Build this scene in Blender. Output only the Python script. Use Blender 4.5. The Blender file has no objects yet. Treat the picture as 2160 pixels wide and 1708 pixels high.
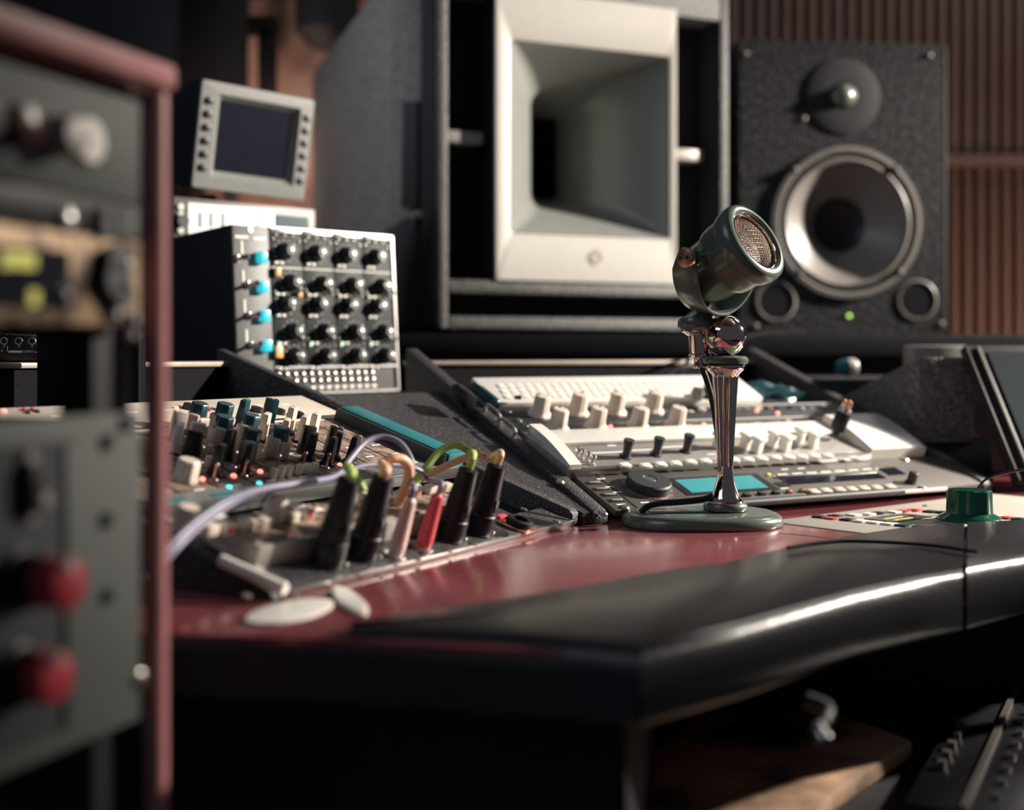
import bpy, bmesh, math, random
from mathutils import Vector as V, Matrix
random.seed(7)
S = bpy.context.scene
COL = S.collection
F = 2700.0; CX = 1080.0; CY = 750.0; CAMZ = 0.89; DESK = 0.75
EYE = V((0, 0, CAMZ))

# ---------------------------------------------------------------- camera, world, lamps, exposure
cam = bpy.data.cameras.new('camera'); camo = bpy.data.objects.new('camera', cam); COL.objects.link(camo)
camo.location = EYE; camo.rotation_euler = (math.pi / 2, 0, 0)
cam.sensor_fit = 'HORIZONTAL'; cam.sensor_width = 36; cam.lens = 36 * F / 2160
cam.shift_y = -(854 - CY) / 2160; cam.clip_start = 0.02; cam.clip_end = 50
cam.dof.use_dof = True; cam.dof.focus_distance = 1.045; cam.dof.aperture_fstop = 3.1
S.camera = camo
S.view_settings.view_transform = 'Standard'; S.view_settings.look = 'None'
S.view_settings.gamma = 1.0; S.view_settings.exposure = 0.0
w = bpy.data.worlds.new('world'); S.world = w; w.use_nodes = True
w.node_tree.nodes['Background'].inputs[0].default_value = (0.72, 0.78, 1.0, 1)
w.node_tree.nodes['Background'].inputs[1].default_value = 0.06


def lamp(name, kind, loc, target, energy, color, size=0.1, angle=60, blend=0.5, size_y=None):
    l = bpy.data.lights.new(name, kind); l.energy = energy; l.color = color
    if kind == 'AREA':
        l.size = size
        if size_y: l.shape = 'RECTANGLE'; l.size_y = size_y
    else:
        l.shadow_soft_size = size
    if kind == 'SPOT': l.spot_size = math.radians(angle); l.spot_blend = blend
    o = bpy.data.objects.new(name, l); COL.objects.link(o); o.location = loc
    d = V(target) - V(loc); o.rotation_euler = d.to_track_quat('-Z', 'Y').to_euler()
    return o


lamp('key_lamp', 'SPOT', (2.3, 1.74, 1.80), (0.0, 1.42, 0.92), 720, (1.0, 0.91, 0.80), 0.045, 39, 0.55)
lamp('fill_light', 'AREA', (-1.2, 0.2, 2.3), (0.2, 1.3, 0.8), 5, (0.70, 0.82, 1.0), 1.0)  # unseen soft fill, added to lift the surfaces facing the camera
lamp('rim_light', 'AREA', (1.5, 2.2, 2.35), (0.2, 0.8, 0.75), 7, (1.0, 0.95, 0.86), 0.35)  # unseen area light, added for the highlight along the armrest edge
lamp('slat_lamp', 'SPOT', (1.25, 2.05, 0.50), (0.95, 2.5, 0.80), 16, (1.0, 0.68, 0.52), 0.08, 110, 1.0)
lamp('flank_lamp', 'SPOT', (-1.0, 1.35, 1.75), (-0.22, 2.05, 1.25), 42, (0.92, 0.95, 1.0), 0.15, 38, 0.6)
lamp('plaster_lamp', 'SPOT', (-0.52, 2.25, 0.95), (-0.45, 2.55, 1.5), 13.0, (1.0, 0.74, 0.60), 0.08, 80, 1.0)


# ---------------------------------------------------------------- helpers
def G(px, py, z=DESK):
    k = (z - CAMZ) / ((CY - py) / F)
    return V(((px - CX) / F * k, k, z))


def P(px, py, Y):
    return V(((px - CX) / F * Y, Y, CAMZ + (CY - py) / F * Y))


class Frame:
    def __init__(s, o, u, v):
        s.o = V(o); s.u = V(u).normalized(); s.n = s.u.cross(V(v)).normalized(); s.v = s.n.cross(s.u)
        s.M = Matrix.Translation(s.o) @ Matrix((s.u, s.v, s.n)).transposed().to_4x4()
        s.I = s.M.inverted()

    def at(s, px, py, h=0.0):
        d = V(((px - CX) / F, 1, (CY - py) / F))
        t = ((s.o + s.n * h) - EYE).dot(s.n) / d.dot(s.n)
        q = s.I @ (EYE + d * t)
        return V((q.x, q.y))

    def loc(s, p):
        return s.I @ V(p)

    def shift(s, x, y, z=0):
        f = Frame(s.M @ V((x, y, z)), s.u, s.v); return f


def face_frame(yaw, pitch, roll, x, z, Y):
    y, p, r = map(math.radians, (yaw, pitch, roll))
    R = Matrix.Rotation(y, 3, 'Z') @ Matrix.Rotation(p, 3, 'X') @ Matrix.Rotation(r, 3, 'Y')
    return Frame((x, Y, CAMZ + z), R @ V((1, 0, 0)), R @ V((0, 0, 1)))


WORLD = Frame((0, 0, 0), (1, 0, 0), (0, 1, 0))


class MB:
    def __init__(s): s.v = []; s.f = []

    def add(s, vs, fs, M=None):
        b = len(s.v)
        s.v += [(M @ V(p) if M else V(p)) for p in vs]
        s.f += [tuple(i + b for i in f) for f in fs]
        return s

    def box(s, x0, x1, y0, y1, z0, z1, M=None):
        return s.add([(x0, y0, z0), (x1, y0, z0), (x1, y1, z0), (x0, y1, z0), (x0, y0, z1), (x1, y0, z1), (x1, y1, z1), (x0, y1, z1)],
                     [(3, 2, 1, 0), (4, 5, 6, 7), (0, 1, 5, 4), (1, 2, 6, 5), (2, 3, 7, 6), (3, 0, 4, 7)], M)

    def cb(s, c, sx, sy, sz, M=None):  # box on c, centred in x y, rising sz in z
        return s.box(c[0] - sx / 2, c[0] + sx / 2, c[1] - sy / 2, c[1] + sy / 2, c[2], c[2] + sz, M)

    def loft(s, rings, cap0=True, cap1=True, closed=False):
        n = len(rings[0]); b = len(s.v)
        for r in rings: s.v += [V(p) for p in r]
        m = len(rings)
        for i in range(m if closed else m - 1):
            j = (i + 1) % m
            for k in range(n):
                l = (k + 1) % n
                s.f.append((b + i * n + k, b + i * n + l, b + j * n + l, b + j * n + k))
        if not closed:
            if cap0: s.f.append(tuple(b + k for k in range(n))[::-1])
            if cap1: s.f.append(tuple(b + (m - 1) * n + k for k in range(n)))
        return s

    def lathe(s, prof, n=24, M=None, cap0=True, cap1=True, flute=0, fd=0.0, sx=1, sy=1):
        rings = []
        for r, z in prof:
            ring = []
            for k in range(n):
                a = 2 * math.pi * k / n
                rr = r * (1 - fd * (0.5 + 0.5 * math.cos(flute * a))) if flute else r
                p = V((rr * math.cos(a) * sx, rr * math.sin(a) * sy, z))
                ring.append(M @ p if M else p)
            rings.append(ring)
        return s.loft(rings, cap0, cap1)

    def cyl(s, c, r, h, n=16, r1=None, M=None):
        T = Matrix.Translation(V(c)); T = M @ T if M else T
        return s.lathe([(r, 0), (r if r1 is None else r1, h)], n, T)

    def rod(s, a, b, r, n=12, r1=None):
        a, b = V(a), V(b); M = Matrix.Translation(a) @ (b - a).to_track_quat('Z', 'Y').to_matrix().to_4x4()
        return s.lathe([(r, 0), (r if r1 is None else r1, (b - a).length)], n, M)

    def prism(s, poly, z0, z1, M=None):
        n = len(poly)
        return s.add([(p[0], p[1], z0) for p in poly] + [(p[0], p[1], z1) for p in poly],
                     [tuple(range(n))[::-1], tuple(range(n, 2 * n))] + [(i, (i + 1) % n, n + (i + 1) % n, n + i) for i in range(n)], M)

    def hull(s, bot, top):  # bottom ring and top ring of points
        n = len(bot)
        return s.add(list(bot) + list(top), [tuple(range(n))[::-1], tuple(range(n, 2 * n))] + [(i, (i + 1) % n, n + (i + 1) % n, n + i) for i in range(n)])

    def tube(s, pts, r, n=10, sub=6, cap=True):
        p = [V(q) for q in pts]; q = []
        e = [p[0] * 2 - p[1]] + p + [p[-1] * 2 - p[-2]]
        for i in range(1, len(e) - 2):
            for k in range(sub):
                t = k / sub
                a, b_, c, d = e[i - 1], e[i], e[i + 1], e[i + 2]
                q.append(0.5 * ((2 * b_) + (c - a) * t + (2 * a - 5 * b_ + 4 * c - d) * t * t + (3 * b_ - a - 3 * c + d) * t ** 3))
        q.append(p[-1]); rings = []; up = None
        for i, c in enumerate(q):
            t = (q[min(i + 1, len(q) - 1)] - q[max(i - 1, 0)]).normalized()
            if up is None: up = t.orthogonal().normalized()
            up = (up - t * up.dot(t)).normalized(); sd = t.cross(up)
            rings.append([c + up * (math.cos(2 * math.pi * k / n) * r) + sd * (math.sin(2 * math.pi * k / n) * r) for k in range(n)])
        return s.loft(rings, cap, cap)

    def build(s, name, mat, parent=None, bev=0.0, seg=2, ang=35, label=None, kind=None, flat=False):
        me = bpy.data.meshes.new(name); me.from_pydata([tuple(p) for p in s.v], [], s.f)
        bm = bmesh.new(); bm.from_mesh(me)
        bmesh.ops.recalc_face_normals(bm, faces=bm.faces)
        if bev:
            ed = [e for e in bm.edges if len(e.link_faces) == 2 and e.calc_face_angle(0) > math.radians(ang)]
            bmesh.ops.bevel(bm, geom=ed, offset=bev, segments=seg, profile=0.5, affect='EDGES', clamp_overlap=True)
        bm.to_mesh(me); bm.free()
        if not flat:
            me.polygons.foreach_set('use_smooth', [True] * len(me.polygons))
            me.set_sharp_from_angle(angle=math.radians(38))
        me.materials.append(mat)
        o = bpy.data.objects.new(name, me); COL.objects.link(o)
        if parent: o.parent = parent
        if label: o['label'] = label
        if kind: o['kind'] = kind
        return o


def thing(name, label, cat, M=None, group=None):
    o = bpy.data.objects.new(name, None); COL.objects.link(o); o.empty_display_size = 0.02
    if M is not None: o.matrix_world = M
    o['label'] = label; o['category'] = cat
    if group: o['group'] = group
    return o


def tag(o, label, cat, group=None):
    o['label'] = label; o['category'] = cat
    if group: o['group'] = group
    return o


def inst(o, name, parent, M=None, label=None):
    c = bpy.data.objects.new(name, o.data if not isinstance(o, bpy.types.Mesh) else o); COL.objects.link(c)
    c.parent = parent
    if M is not None: c.matrix_local = M
    if label: c['label'] = label
    return c


def T(x, y, z=0, rz=0): return Matrix.Translation((x, y, z)) @ Matrix.Rotation(rz, 4, 'Z')


MATS = {}


def mat(name, col, rough=0.5, metal=0.0, var=0.12, scale=60, bump=0.0, bscale=300, emit=None, es=0, col2=None, coat=0, spec=0.5, contrast=None, stretch=None, trans=0):
    m = bpy.data.materials.new(name); m.use_nodes = True; MATS[name] = m
    nt = m.node_tree; N = nt.nodes; L = nt.links; b = N['Principled BSDF']
    b.inputs['Roughness'].default_value = rough; b.inputs['Metallic'].default_value = metal
    b.inputs['Specular IOR Level'].default_value = spec
    b.inputs['Coat Weight'].default_value = coat; b.inputs['Coat Roughness'].default_value = 0.12
    if trans: b.inputs['Transmission Weight'].default_value = trans
    tc = N.new('ShaderNodeTexCoord'); src = tc.outputs['Object']
    if stretch:
        mp = N.new('ShaderNodeMapping'); mp.inputs['Scale'].default_value = stretch; L.new(src, mp.inputs[0]); src = mp.outputs[0]
    no = N.new('ShaderNodeTexNoise'); no.inputs['Scale'].default_value = scale; no.inputs['Detail'].default_value = 4; L.new(src, no.inputs['Vector'])
    mx = N.new('ShaderNodeMix'); mx.data_type = 'RGBA'
    c2 = col2 if col2 else tuple(max(0, c * (1 - 3 * var)) for c in col); c1 = col if col2 else tuple(c * (1 + 1.5 * var) for c in col)
    mx.inputs[6].default_value = (*c1, 1); mx.inputs[7].default_value = (*c2, 1)
    f = no.outputs['Fac']
    if contrast:
        mr = N.new('ShaderNodeMapRange'); mr.inputs[1].default_value = contrast[0]; mr.inputs[2].default_value = contrast[1]; L.new(f, mr.inputs[0]); f = mr.outputs[0]
    L.new(f, mx.inputs[0]); L.new(mx.outputs[2], b.inputs['Base Color'])
    if bump:
        n2 = N.new('ShaderNodeTexNoise'); n2.inputs['Scale'].default_value = bscale; n2.inputs['Detail'].default_value = 3; L.new(src, n2.inputs['Vector'])
        bu = N.new('ShaderNodeBump'); bu.inputs['Strength'].default_value = bump; bu.inputs['Distance'].default_value = 0.002
        L.new(n2.outputs['Fac'], bu.inputs['Height']); L.new(bu.outputs[0], b.inputs['Normal'])
    if emit:
        b.inputs['Emission Color'].default_value = (*emit, 1); b.inputs['Emission Strength'].default_value = es
    return m


M_red = mat('varnished_red_desk', (0.33, 0.085, 0.095), 0.16, coat=0.5, col2=(0.19, 0.040, 0.05), scale=18, bump=0.06, bscale=900, stretch=(1, 3, 1), spec=0.6)
M_redpost = mat('red_painted_post', (0.60, 0.24, 0.235), 0.40, scale=30, bump=0.05)
M_blk = mat('black_speckled_paint', (0.034, 0.033, 0.037), 0.42, scale=420, col2=(0.14, 0.125, 0.12), contrast=(0.52, 0.72), bump=0.5, bscale=700)
M_blks = mat('black_satin', (0.016, 0.016, 0.020), 0.38, scale=80, bump=0.05, bscale=500)
M_matt = mat('black_matt', (0.014, 0.014, 0.018), 0.75, scale=50, bump=0.1, bscale=400)
M_void = mat('black_fabric', (0.008, 0.008, 0.011), 0.95, scale=200, bump=0.2, bscale=1200, spec=0.2)
M_teald = mat('dark_teal_plastic', (0.012, 0.055, 0.07), 0.30, scale=60, bump=0.03)
M_teal = mat('teal_paint', (0.012, 0.13, 0.15), 0.45, scale=140, bump=0.15, bscale=500, col2=(0.02, 0.19, 0.21))
M_cream = mat('cream_plastic', (0.72, 0.62, 0.52), 0.38, scale=70, var=0.05, bump=0.03)
M_white = mat('ivory_plastic', (0.86, 0.82, 0.75), 0.35, scale=70, var=0.04, bump=0.03)
M_taupe = mat('taupe_plastic', (0.50, 0.40, 0.33), 0.42, scale=90, var=0.08, bump=0.05)
M_grey = mat('grey_hammered_panel', (0.165, 0.150, 0.138), 0.45, scale=300, var=0.10, bump=0.15, bscale=800, metal=0.3)
M_lgrey = mat('light_grey_panel', (0.38, 0.35, 0.325), 0.42, scale=300, var=0.06, bump=0.1, bscale=800, metal=0.25)
M_brown = mat('worn_brown_panel', (0.36, 0.26, 0.20), 0.45, scale=120, col2=(0.13, 0.085, 0.07), contrast=(0.4, 0.6), bump=0.2, bscale=500)
M_silver = mat('brushed_silver', (0.62, 0.60, 0.57), 0.28, 0.9, scale=200, var=0.05, bump=0.05, bscale=900)
M_chrome = mat('polished_nickel', (0.86, 0.70, 0.63), 0.07, 1.0, scale=25, var=0.05, bump=0.015, bscale=60)
M_copper = mat('copper_plate', (0.75, 0.42, 0.30), 0.30, 0.9, scale=100, bump=0.1)
M_green = mat('grey_green_enamel', (0.125, 0.155, 0.128), 0.28, scale=220, var=0.06, bump=0.05, bscale=900, coat=0.35, metal=0.15)
M_knobg = mat('dark_green_knob', (0.005, 0.085, 0.050), 0.18, scale=60, var=0.08, bump=0.02, coat=0.5)
M_mesh = mat('grille_wire', (0.85, 0.68, 0.56), 0.30, 0.9, scale=100, bump=0.05)
M_spk = mat('grey_speckled_cabinet', (0.055, 0.055, 0.058), 0.50, scale=230, col2=(0.17, 0.165, 0.155), contrast=(0.40, 0.66), bump=1.0, bscale=330)
M_horn = mat('cream_horn_panel', (0.50, 0.475, 0.43), 0.42, scale=60, var=0.03, bump=0.03)
M_hornin = mat('dark_horn_flare', (0.23, 0.24, 0.22), 0.25, scale=40, var=0.05, bump=0.02)
M_vinyl = mat('black_leather_vinyl', (0.006, 0.006, 0.009), 0.45, spec=0.30, scale=150, bump=0.8, bscale=160, col2=(0.04, 0.04, 0.042), contrast=(.45, .6))
M_cone = mat('grey_cone_paper', (0.20, 0.185, 0.17), 0.36, scale=50, var=0.08, bump=0.1, bscale=200)
M_rub = mat('black_rubber', (0.012, 0.012, 0.015), 0.42, scale=80, bump=0.06, bscale=500)
M_xlr = mat('black_connector_plastic', (0.010, 0.011, 0.014), 0.42, spec=0.3, scale=80, bump=0.05, bscale=600)
M_redp = mat('red_plastic', (0.62, 0.065, 0.085), 0.35, scale=120, var=0.08, bump=0.04)
M_pink = mat('pale_pink_boot', (0.80, 0.55, 0.50), 0.40, scale=120, var=0.05, bump=0.04)
M_lime = mat('lime_cable_sleeve', (0.42, 0.58, 0.12), 0.42, scale=300, var=0.08, bump=0.3, bscale=1500)
M_peach = mat('peach_cable_sleeve', (0.86, 0.50, 0.30), 0.42, scale=300, var=0.05, bump=0.1, bscale=900)
M_lilac = mat('grey_lilac_cable_sleeve', (0.24, 0.23, 0.33), 0.40, scale=200, var=0.05, bump=0.05)
M_leath = mat('black_armrest_leather', (0.020, 0.018, 0.021), 0.30, scale=60, var=0.1, bump=0.12, bscale=260)
M_edge = mat('maroon_edge', (0.10, 0.018, 0.022), 0.25, scale=40)
M_cab = mat('shade_black', (0.030, 0.034, 0.036), 0.55, scale=30, bump=0.05)  # black stands for shade on the desk's front edge
M_slat = mat('stained_wood_slat', (0.34, 0.215, 0.175), 0.5, scale=40, col2=(0.22, 0.13, 0.10), bump=0.15, bscale=120, stretch=(1, 1, 0.1))
M_wall = mat('dark_acoustic_wall', (0.020, 0.018, 0.018), 0.9, scale=20, bump=0.1)
M_stone = mat('mottled_orange_plaster', (0.62, 0.40, 0.31), 0.85, scale=7, col2=(0.26, 0.14, 0.11), contrast=(0.45, 0.68), bump=0.4, bscale=30)
M_floor = mat('dark_floor_boards', (0.035, 0.022, 0.018), 0.5, scale=8, bump=0.1, stretch=(1, 6, 1))
M_gpan = mat('grey_green_rack_panel', (0.075, 0.083, 0.078), 0.55, scale=40, var=0.06, bump=0.05)
M_brass = mat('mottled_brass_panel', (0.48, 0.33, 0.21), 0.42, 0.5, scale=55, col2=(0.07, 0.045, 0.035), contrast=(0.45, 0.6), bump=0.2, bscale=120)
M_dark = mat('dark_slate_plastic', (0.035, 0.04, 0.046), 0.5, scale=60, bump=0.05)
M_screen = mat('dark_lcd_glass', (0.012, 0.012, 0.022), 0.16, scale=30, spec=0.6)
M_scrg = mat('grey_teal_lcd_glass', (0.035, 0.048, 0.052), 0.2, scale=30, spec=0.6)
M_cyan = mat('cyan_backlit_lcd', (0.02, 0.16, 0.17), 0.4, emit=(0.07, 0.40, 0.41), es=0.62)
M_cyanb = mat('cyan_backlit_button', (0.02, 0.4, 0.5), 0.3, emit=(0.03, 0.5, 0.62), es=0.9)
M_ledr = mat('red_led', (0.9, 0.3, 0.25), 0.3, emit=(1.0, 0.28, 0.22), es=2)
M_ledg = mat('green_led', (0.5, 0.9, 0.2), 0.3, emit=(0.55, 0.95, 0.18), es=1.3)
M_ledc = mat('cyan_led', (0.1, 0.8, 0.9), 0.3, emit=(0.1, 0.85, 0.95), es=1.3)
M_ledy = mat('yellow_led', (0.8, 0.7, 0.1), 0.3, emit=(0.75, 0.72, 0.22), es=0.45)
M_ledw = mat('pale_green_led', (0.5, 0.9, 0.7), 0.3, emit=(0.55, 1.0, 0.8), es=2.5)
M_wht = mat('white_print', (0.82, 0.82, 0.78), 0.6, var=0.03)
M_lit = mat('white_panel_lamp_glow', (0.85, 0.88, 0.84), 0.5, var=0.05, emit=(0.80, 0.88, 0.82), es=0.55)  # emission puts lamplight on the white strip into the material
M_orange = mat('orange_pointer', (0.95, 0.50, 0.22), 0.4, var=0.05)
M_plate = mat('dark_green_black_module_plate', (0.020, 0.026, 0.026), 0.6, scale=80, bump=0.05, spec=0.3)
M_bez = mat('grey_green_bezel', (0.25, 0.255, 0.24), 0.32, scale=80, var=0.05, bump=0.05)
M_fr = mat('dark_brown_frame', (0.05, 0.04, 0.038), 0.5)
M_wpan = mat('scuffed_black_panel', (0.008, 0.008, 0.011), 0.85, spec=0.12, scale=300, col2=(0.022, 0.021, 0.023), contrast=(.6, .75), bump=0.06, bscale=500, stretch=(.3, 1, 1.6))
M_gm = mat('grey_module_plate', (0.16, 0.16, 0.155), 0.5, scale=200, var=.06, bump=.1)
M_tan = mat('mottled_tan_leather', (0.75, 0.47, 0.30), 0.6, scale=14, col2=(0.07, 0.045, 0.035), contrast=(0.4, 0.6), bump=0.2, bscale=60)
M_remote = mat('warm_grey_remote_panel', (0.56, 0.50, 0.43), 0.45, scale=250, var=0.05, bump=0.1, bscale=900)


# ---------------------------------------------------------------- room
def struct(o): o['kind'] = 'structure'; return o


struct(MB().box(-2.4, 2.6, -0.8, 3.5, -0.05, 0.0).build('floor', M_floor))
wb = struct(MB().box(-2.4, 2.6, 2.55, 2.65, 0, 2.8).build('wall_back', M_wall))
struct(MB().box(-2.5, -2.4, -0.8, 3.4, 0, 2.8).build('wall_left', M_wall))
# mottled plaster panel seen in the gap between the dark screens and the horn speaker
MB().prism([(-0.62, 0.9), (-0.28, 0.9), (-0.28, 2.1), (-0.62, 2.1)], 0, 0.02,
           Matrix.Translation((0, 2.55, 0)) @ Matrix.Rotation(math.pi / 2, 4, 'X')).build('plaster_panel', M_stone, wb)
sl = None
for i in range(40):  # vertical acoustic slats, behind and right of the two-way speaker
    x = 0.44 + i * 0.0256
    if sl is None:
        sl = MB().box(-0.0072, 0.0072, 2.525, 2.55, 0.3, 2.4).build('slat', M_slat, wb, bev=0.003); sl.location.x = x
    else:
        c = inst(sl, 'slat', wb); c.location.x = x
MB().box(0.43, 1.46, 2.512, 2.525, CAMZ + 0.372, CAMZ + 0.394).build('slat_rail', M_slat, wb, bev=0.002)
# dark screens hanging in front of the left wall
for px0, px1, py0, py1, Y, lb in ((120, 375, -80, 420, 2.2, 'near black acoustic screen behind the small tilted monitor, left one'),
                                  (385, 520, -80, 330, 2.35, 'near black acoustic screen beside the orange plaster wall')):
    t = thing('acoustic_screen', lb, 'screen', Matrix.Translation((0, Y, 0)))
    a = P(px0, py1, Y); b_ = P(px1, py0, Y)
    MB().box(a.x, b_.x, -0.02, 0.02, a.z, b_.z + .1).build('panel', M_matt, t, bev=0.004)
    MB().box(a.x + .02, a.x + .04, -0.015, 0.015, 0, a.z).box(b_.x - .04, b_.x - .02, -0.015, 0.015, 0, a.z).build('stand', M_blks, t)
t = thing('wall_bracket', 'dark hanging bracket in front of the orange plaster wall', 'bracket', Matrix.Translation(P(565, 130, 2.46)))
MB().box(-0.016, 0.016, -0.02, 0.02, -0.06, 0.05).build('hook', M_matt, t, bev=0.004)
MB().box(-0.075, 0.02, -0.015, 0.015, 0.05, 0.085).box(-0.08, -0.05, 0.0, 0.05, 0.05, 0.085).build('arm', M_matt, t, bev=0.004)
t = thing('ceiling_fixture', 'dark fixture hanging above the orange plaster wall', 'fixture', Matrix.Translation(P(690, -10, 2.4)))
MB().lathe([(0.03, -0.10), (0.06, -0.07), (0.06, 0.0), (0.02, 0.03), (0.02, 1.0)], 20).build('housing', M_matt, t)
MB().box(-.16, -.04, -.02, .02, .0, .03).build('arm', M_matt, t)

# ---------------------------------------------------------------- desk
A = G(600, 1262); B = G(1215, 1108); C = G(1300, 1103); D = G(2075, 1041)
uL = (B - A).normalized(); uR = (D - C).normalized()
pL = V((-uL.y, uL.x, 0)); pR = V((-uR.y, uR.x, 0))
aL = math.radians(18.3); aR = math.radians(20.3)
LL = (B - A).length; LR = (D - C).length
Z = V((0, 0, 1))
FL = Frame(A + Z * 0.004, uL, pL * math.cos(aL) + Z * math.sin(aL))
FR = Frame(C + Z * 0.006, uR, pR * math.cos(aR) + Z * math.sin(aR))
HL = Frame(A, uL, pL); HR = Frame(C, uR, pR)          # horizontal frames of the two console wings

desk = thing('studio_desk', 'red varnished studio desk with black console wings and black base', 'desk')
outer = [G(150, 1330), G(700, 1345), G(1345, 1384), G(1560, 1332), G(1800, 1266), G(2030, 1222), G(2160, 1196), G(2500, 1150)]
inset = [V((0, 0, 0)), V((0, 0, 0)), V((-.004, .004, 0))] + [V((-.022, .024, 0))] * 5
top = [(p.x + d.x, p.y + d.y) for p, d in zip(outer, inset)] + [(0.95, 1.5), (0.6, 1.75), (-0.55, 1.5), (-0.66, 1.0), (-0.40, 0.77)]
MB().prism(top, DESK - 0.028, DESK).build('desktop', M_red, desk, bev=0.002)
rim = MB()
for a, b_ in zip(outer[:2], outer[1:3]):
    d = (b_ - a).normalized(); n = V((d.y, -d.x, 0))
    rim.hull([a + n * .0 - Z * .03, b_ + n * .0 - Z * .03, b_ + n * .006 - Z * .03, a + n * .006 - Z * .03], [a - Z * .004, b_ - Z * .004, b_ + n * .006 - Z * .006, a + n * .006 - Z * .006])
sa_, sb_ = G(1643, 1124), G(1830, 1143)
sn_ = (sb_ - sa_).normalized(); sn_ = V((-sn_.y, sn_.x, 0)) * .0004
MB().hull([sa_ - sn_, sb_ - sn_, sb_ + sn_, sa_ + sn_], [p + Z * .0002 for p in (sa_ - sn_, sb_ - sn_, sb_ + sn_, sa_ + sn_)]).build('panel_joint', M_void, desk)
rim.build('shaded_edge_band', M_cab, desk, label='front edge band blackened as shade')  # shade on the slab's front face is put into this black
# base cabinet below the front edge
k0, k1, k2 = outer[0] + V((0, .02, 0)), outer[1] + V((0, .018, 0)), outer[2] + V((-.004, .016, 0))
MB().prism([(k0.x, k0.y), (k1.x, k1.y), (k2.x, k2.y), (0.09, 0.80), (-0.3, 1.1), (-0.6, 1.0)], 0.0, DESK - 0.03).build('base_cabinet', M_matt, desk)
MB().prism([(0.30, 1.15), (0.95, 1.35), (0.9, 1.45), (-0.3, 1.45), (-.3, 1.12)], 0.0, DESK - 0.03).build('back_panel', M_matt, desk)


def cheek(H, x0, x1, L, ta, top_h, name, lip=0.010):
    m = MB()
    pr = [(0, 0), (0, lip), (0.004, lip + 0.004), (L, top_h + L * ta), (L, 0)]
    vs = [(x, y, z) for x in (x0, x1) for y, z in pr]; n = len(pr)
    m.add(vs, [tuple(range(n)), tuple(range(n, 2 * n))[::-1]] + [(i, (i + 1) % n, n + (i + 1) % n, n + i) for i in range(n)], H.M)
    return m.build(name, M_blk, desk, bev=0.0015)


tL = math.tan(aL); tR = math.tan(aR)
vb = FL.at(500, 852).y * math.cos(aL); vr = FR.at(1250, 824).y * math.cos(aR)
BL, BR = .390, .363
cheek(HL, LL - 0.006, LL + 0.006, BL, tL, 0.018, 'wing_side')
cheek(HL, -0.010, 0.0, BL, tL, 0.003, 'wing_side', .002)
cheek(HR, -0.022, -0.008, BR, tR, 0.014, 'wing_side', .008)
cheek(HR, LR, LR + 0.014, BR, tR, 0.016, 'wing_side')
for H, L, v, ta, e, BK in ((HL, LL, vb, tL, -0.05, BL), (HR, LR, vr, tR, 0, BR)):
    zt = CAMZ - 0.0105 - DESK
    MB().box(-0.02 if e == 0 else -0.30, L + .006, BK - .012, BK, .001, zt, H.M).build('back_wall', M_wpan, desk)
    MB().box(-0.022 if e == 0 else -0.30, L + .012, BK - 0.016, BK + 0.006, zt, zt + 0.005, H.M).build('back_ledge', M_taupe, desk, bev=0.0015)
    # inner carcase carrying the rack units
    m = MB(); pr = [(0.030, 0), (0.030, 0.004), (v, v * ta - 0.006), (v, 0)]
    vs = [(x, y, z) for x in (0.0, L - .001) for y, z in pr]
    m.add(vs, [(0, 1, 2, 3), (7, 6, 5, 4), (0, 1, 5, 4), (1, 2, 6, 5), (2, 3, 7, 6), (3, 0, 4, 7)], H.M).build('carcase', M_matt, desk)
# triangular infill between the wings, then the flat shelf behind it
w0 = B + V((.006, .004, .010)); w0b = C + V((-.012, -.004, .010))
w1 = B + pL * 0.27 + Z * (0.27 * tL + 0.014); w2 = C + pR * 0.28 - uR * 0.02 + Z * (0.27 * tL + 0.014)
dn = lambda p: V((p.x, p.y, DESK + .0005))
MB().hull([dn(w0), dn(w0b), dn(w2), dn(w1)], [w0, w0b, w2, w1]).build('infill_panel', M_blk, desk)
SH = CAMZ - 0.050
q = [w1, w2, V((0.05, 1.70, 0)), V((-0.2, 1.75, 0)), V((-0.85, 1.55, 0)), V((-0.50, 1.15, 0))]
MB().prism([(p.x, p.y) for p in q], SH - 0.02, SH).build('rear_shelf', M_blk, desk)
MB().box(-0.80, -0.35, 1.45, 1.50, 0, SH - .02).box(-.2, -.15, 1.5, 1.55, DESK, SH - .02).build('shelf_support', M_matt, desk)
# right wing infill beyond the right side board
r0 = D + uR * 0.015 + Z * 0.006; r1 = D + pR * .16 + uR * .015 + Z * (.16 * tR + .012)
r2 = G(2094, 1036) + V((0, .0, .004)); r3 = V((.53, 1.42, DESK + .05))
MB().hull([dn(r0), dn(r2), dn(r3), dn(r1)], [r0, r2, r3, r1]).build('infill_panel', M_void, desk)

# black leather pad on the front edge
inner = [G(740, 1326), G(1100, 1272), G(1400, 1217), G(1620, 1186), G(1720, 1152), G(1900, 1124), G(2034, 1113), G(2160, 1107), G(2500, 1098)]


def pad(ins, outs, name, lab, grp):
    m = MB(); k = len(ins); rings = []
    for i in range(k):
        a, b_ = ins[i], outs[i]; d = (b_ - a); L = d.length; d.normalize(); ring = []
        r = 0.016
        prof = [(0, -.0), (0.001, .0025), (0.006, .0045), (L * .5, .0062), (L - r, .0045)]
        for t_ in range(1, 8):
            an = math.pi * t_ / 8
            prof.append((L - r + math.sin(an) * r * 1.0, .0045 - r * 1.25 * (1 - math.cos(an))))
        prof += [(L - r, .0045 - 2.5 * r), (L - r - .004, -.028), (L - r - .012, -.028), (L - r - .012, 0)]
        for s_, z in prof: ring.append(a + d * s_ + Z * z)
        rings.append(ring)
    return m.loft(rings).build(name, M_leath, desk, ang=50, label=lab)


def lerp(a, b_, t_): return a + (b_ - a) * t_


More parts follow.
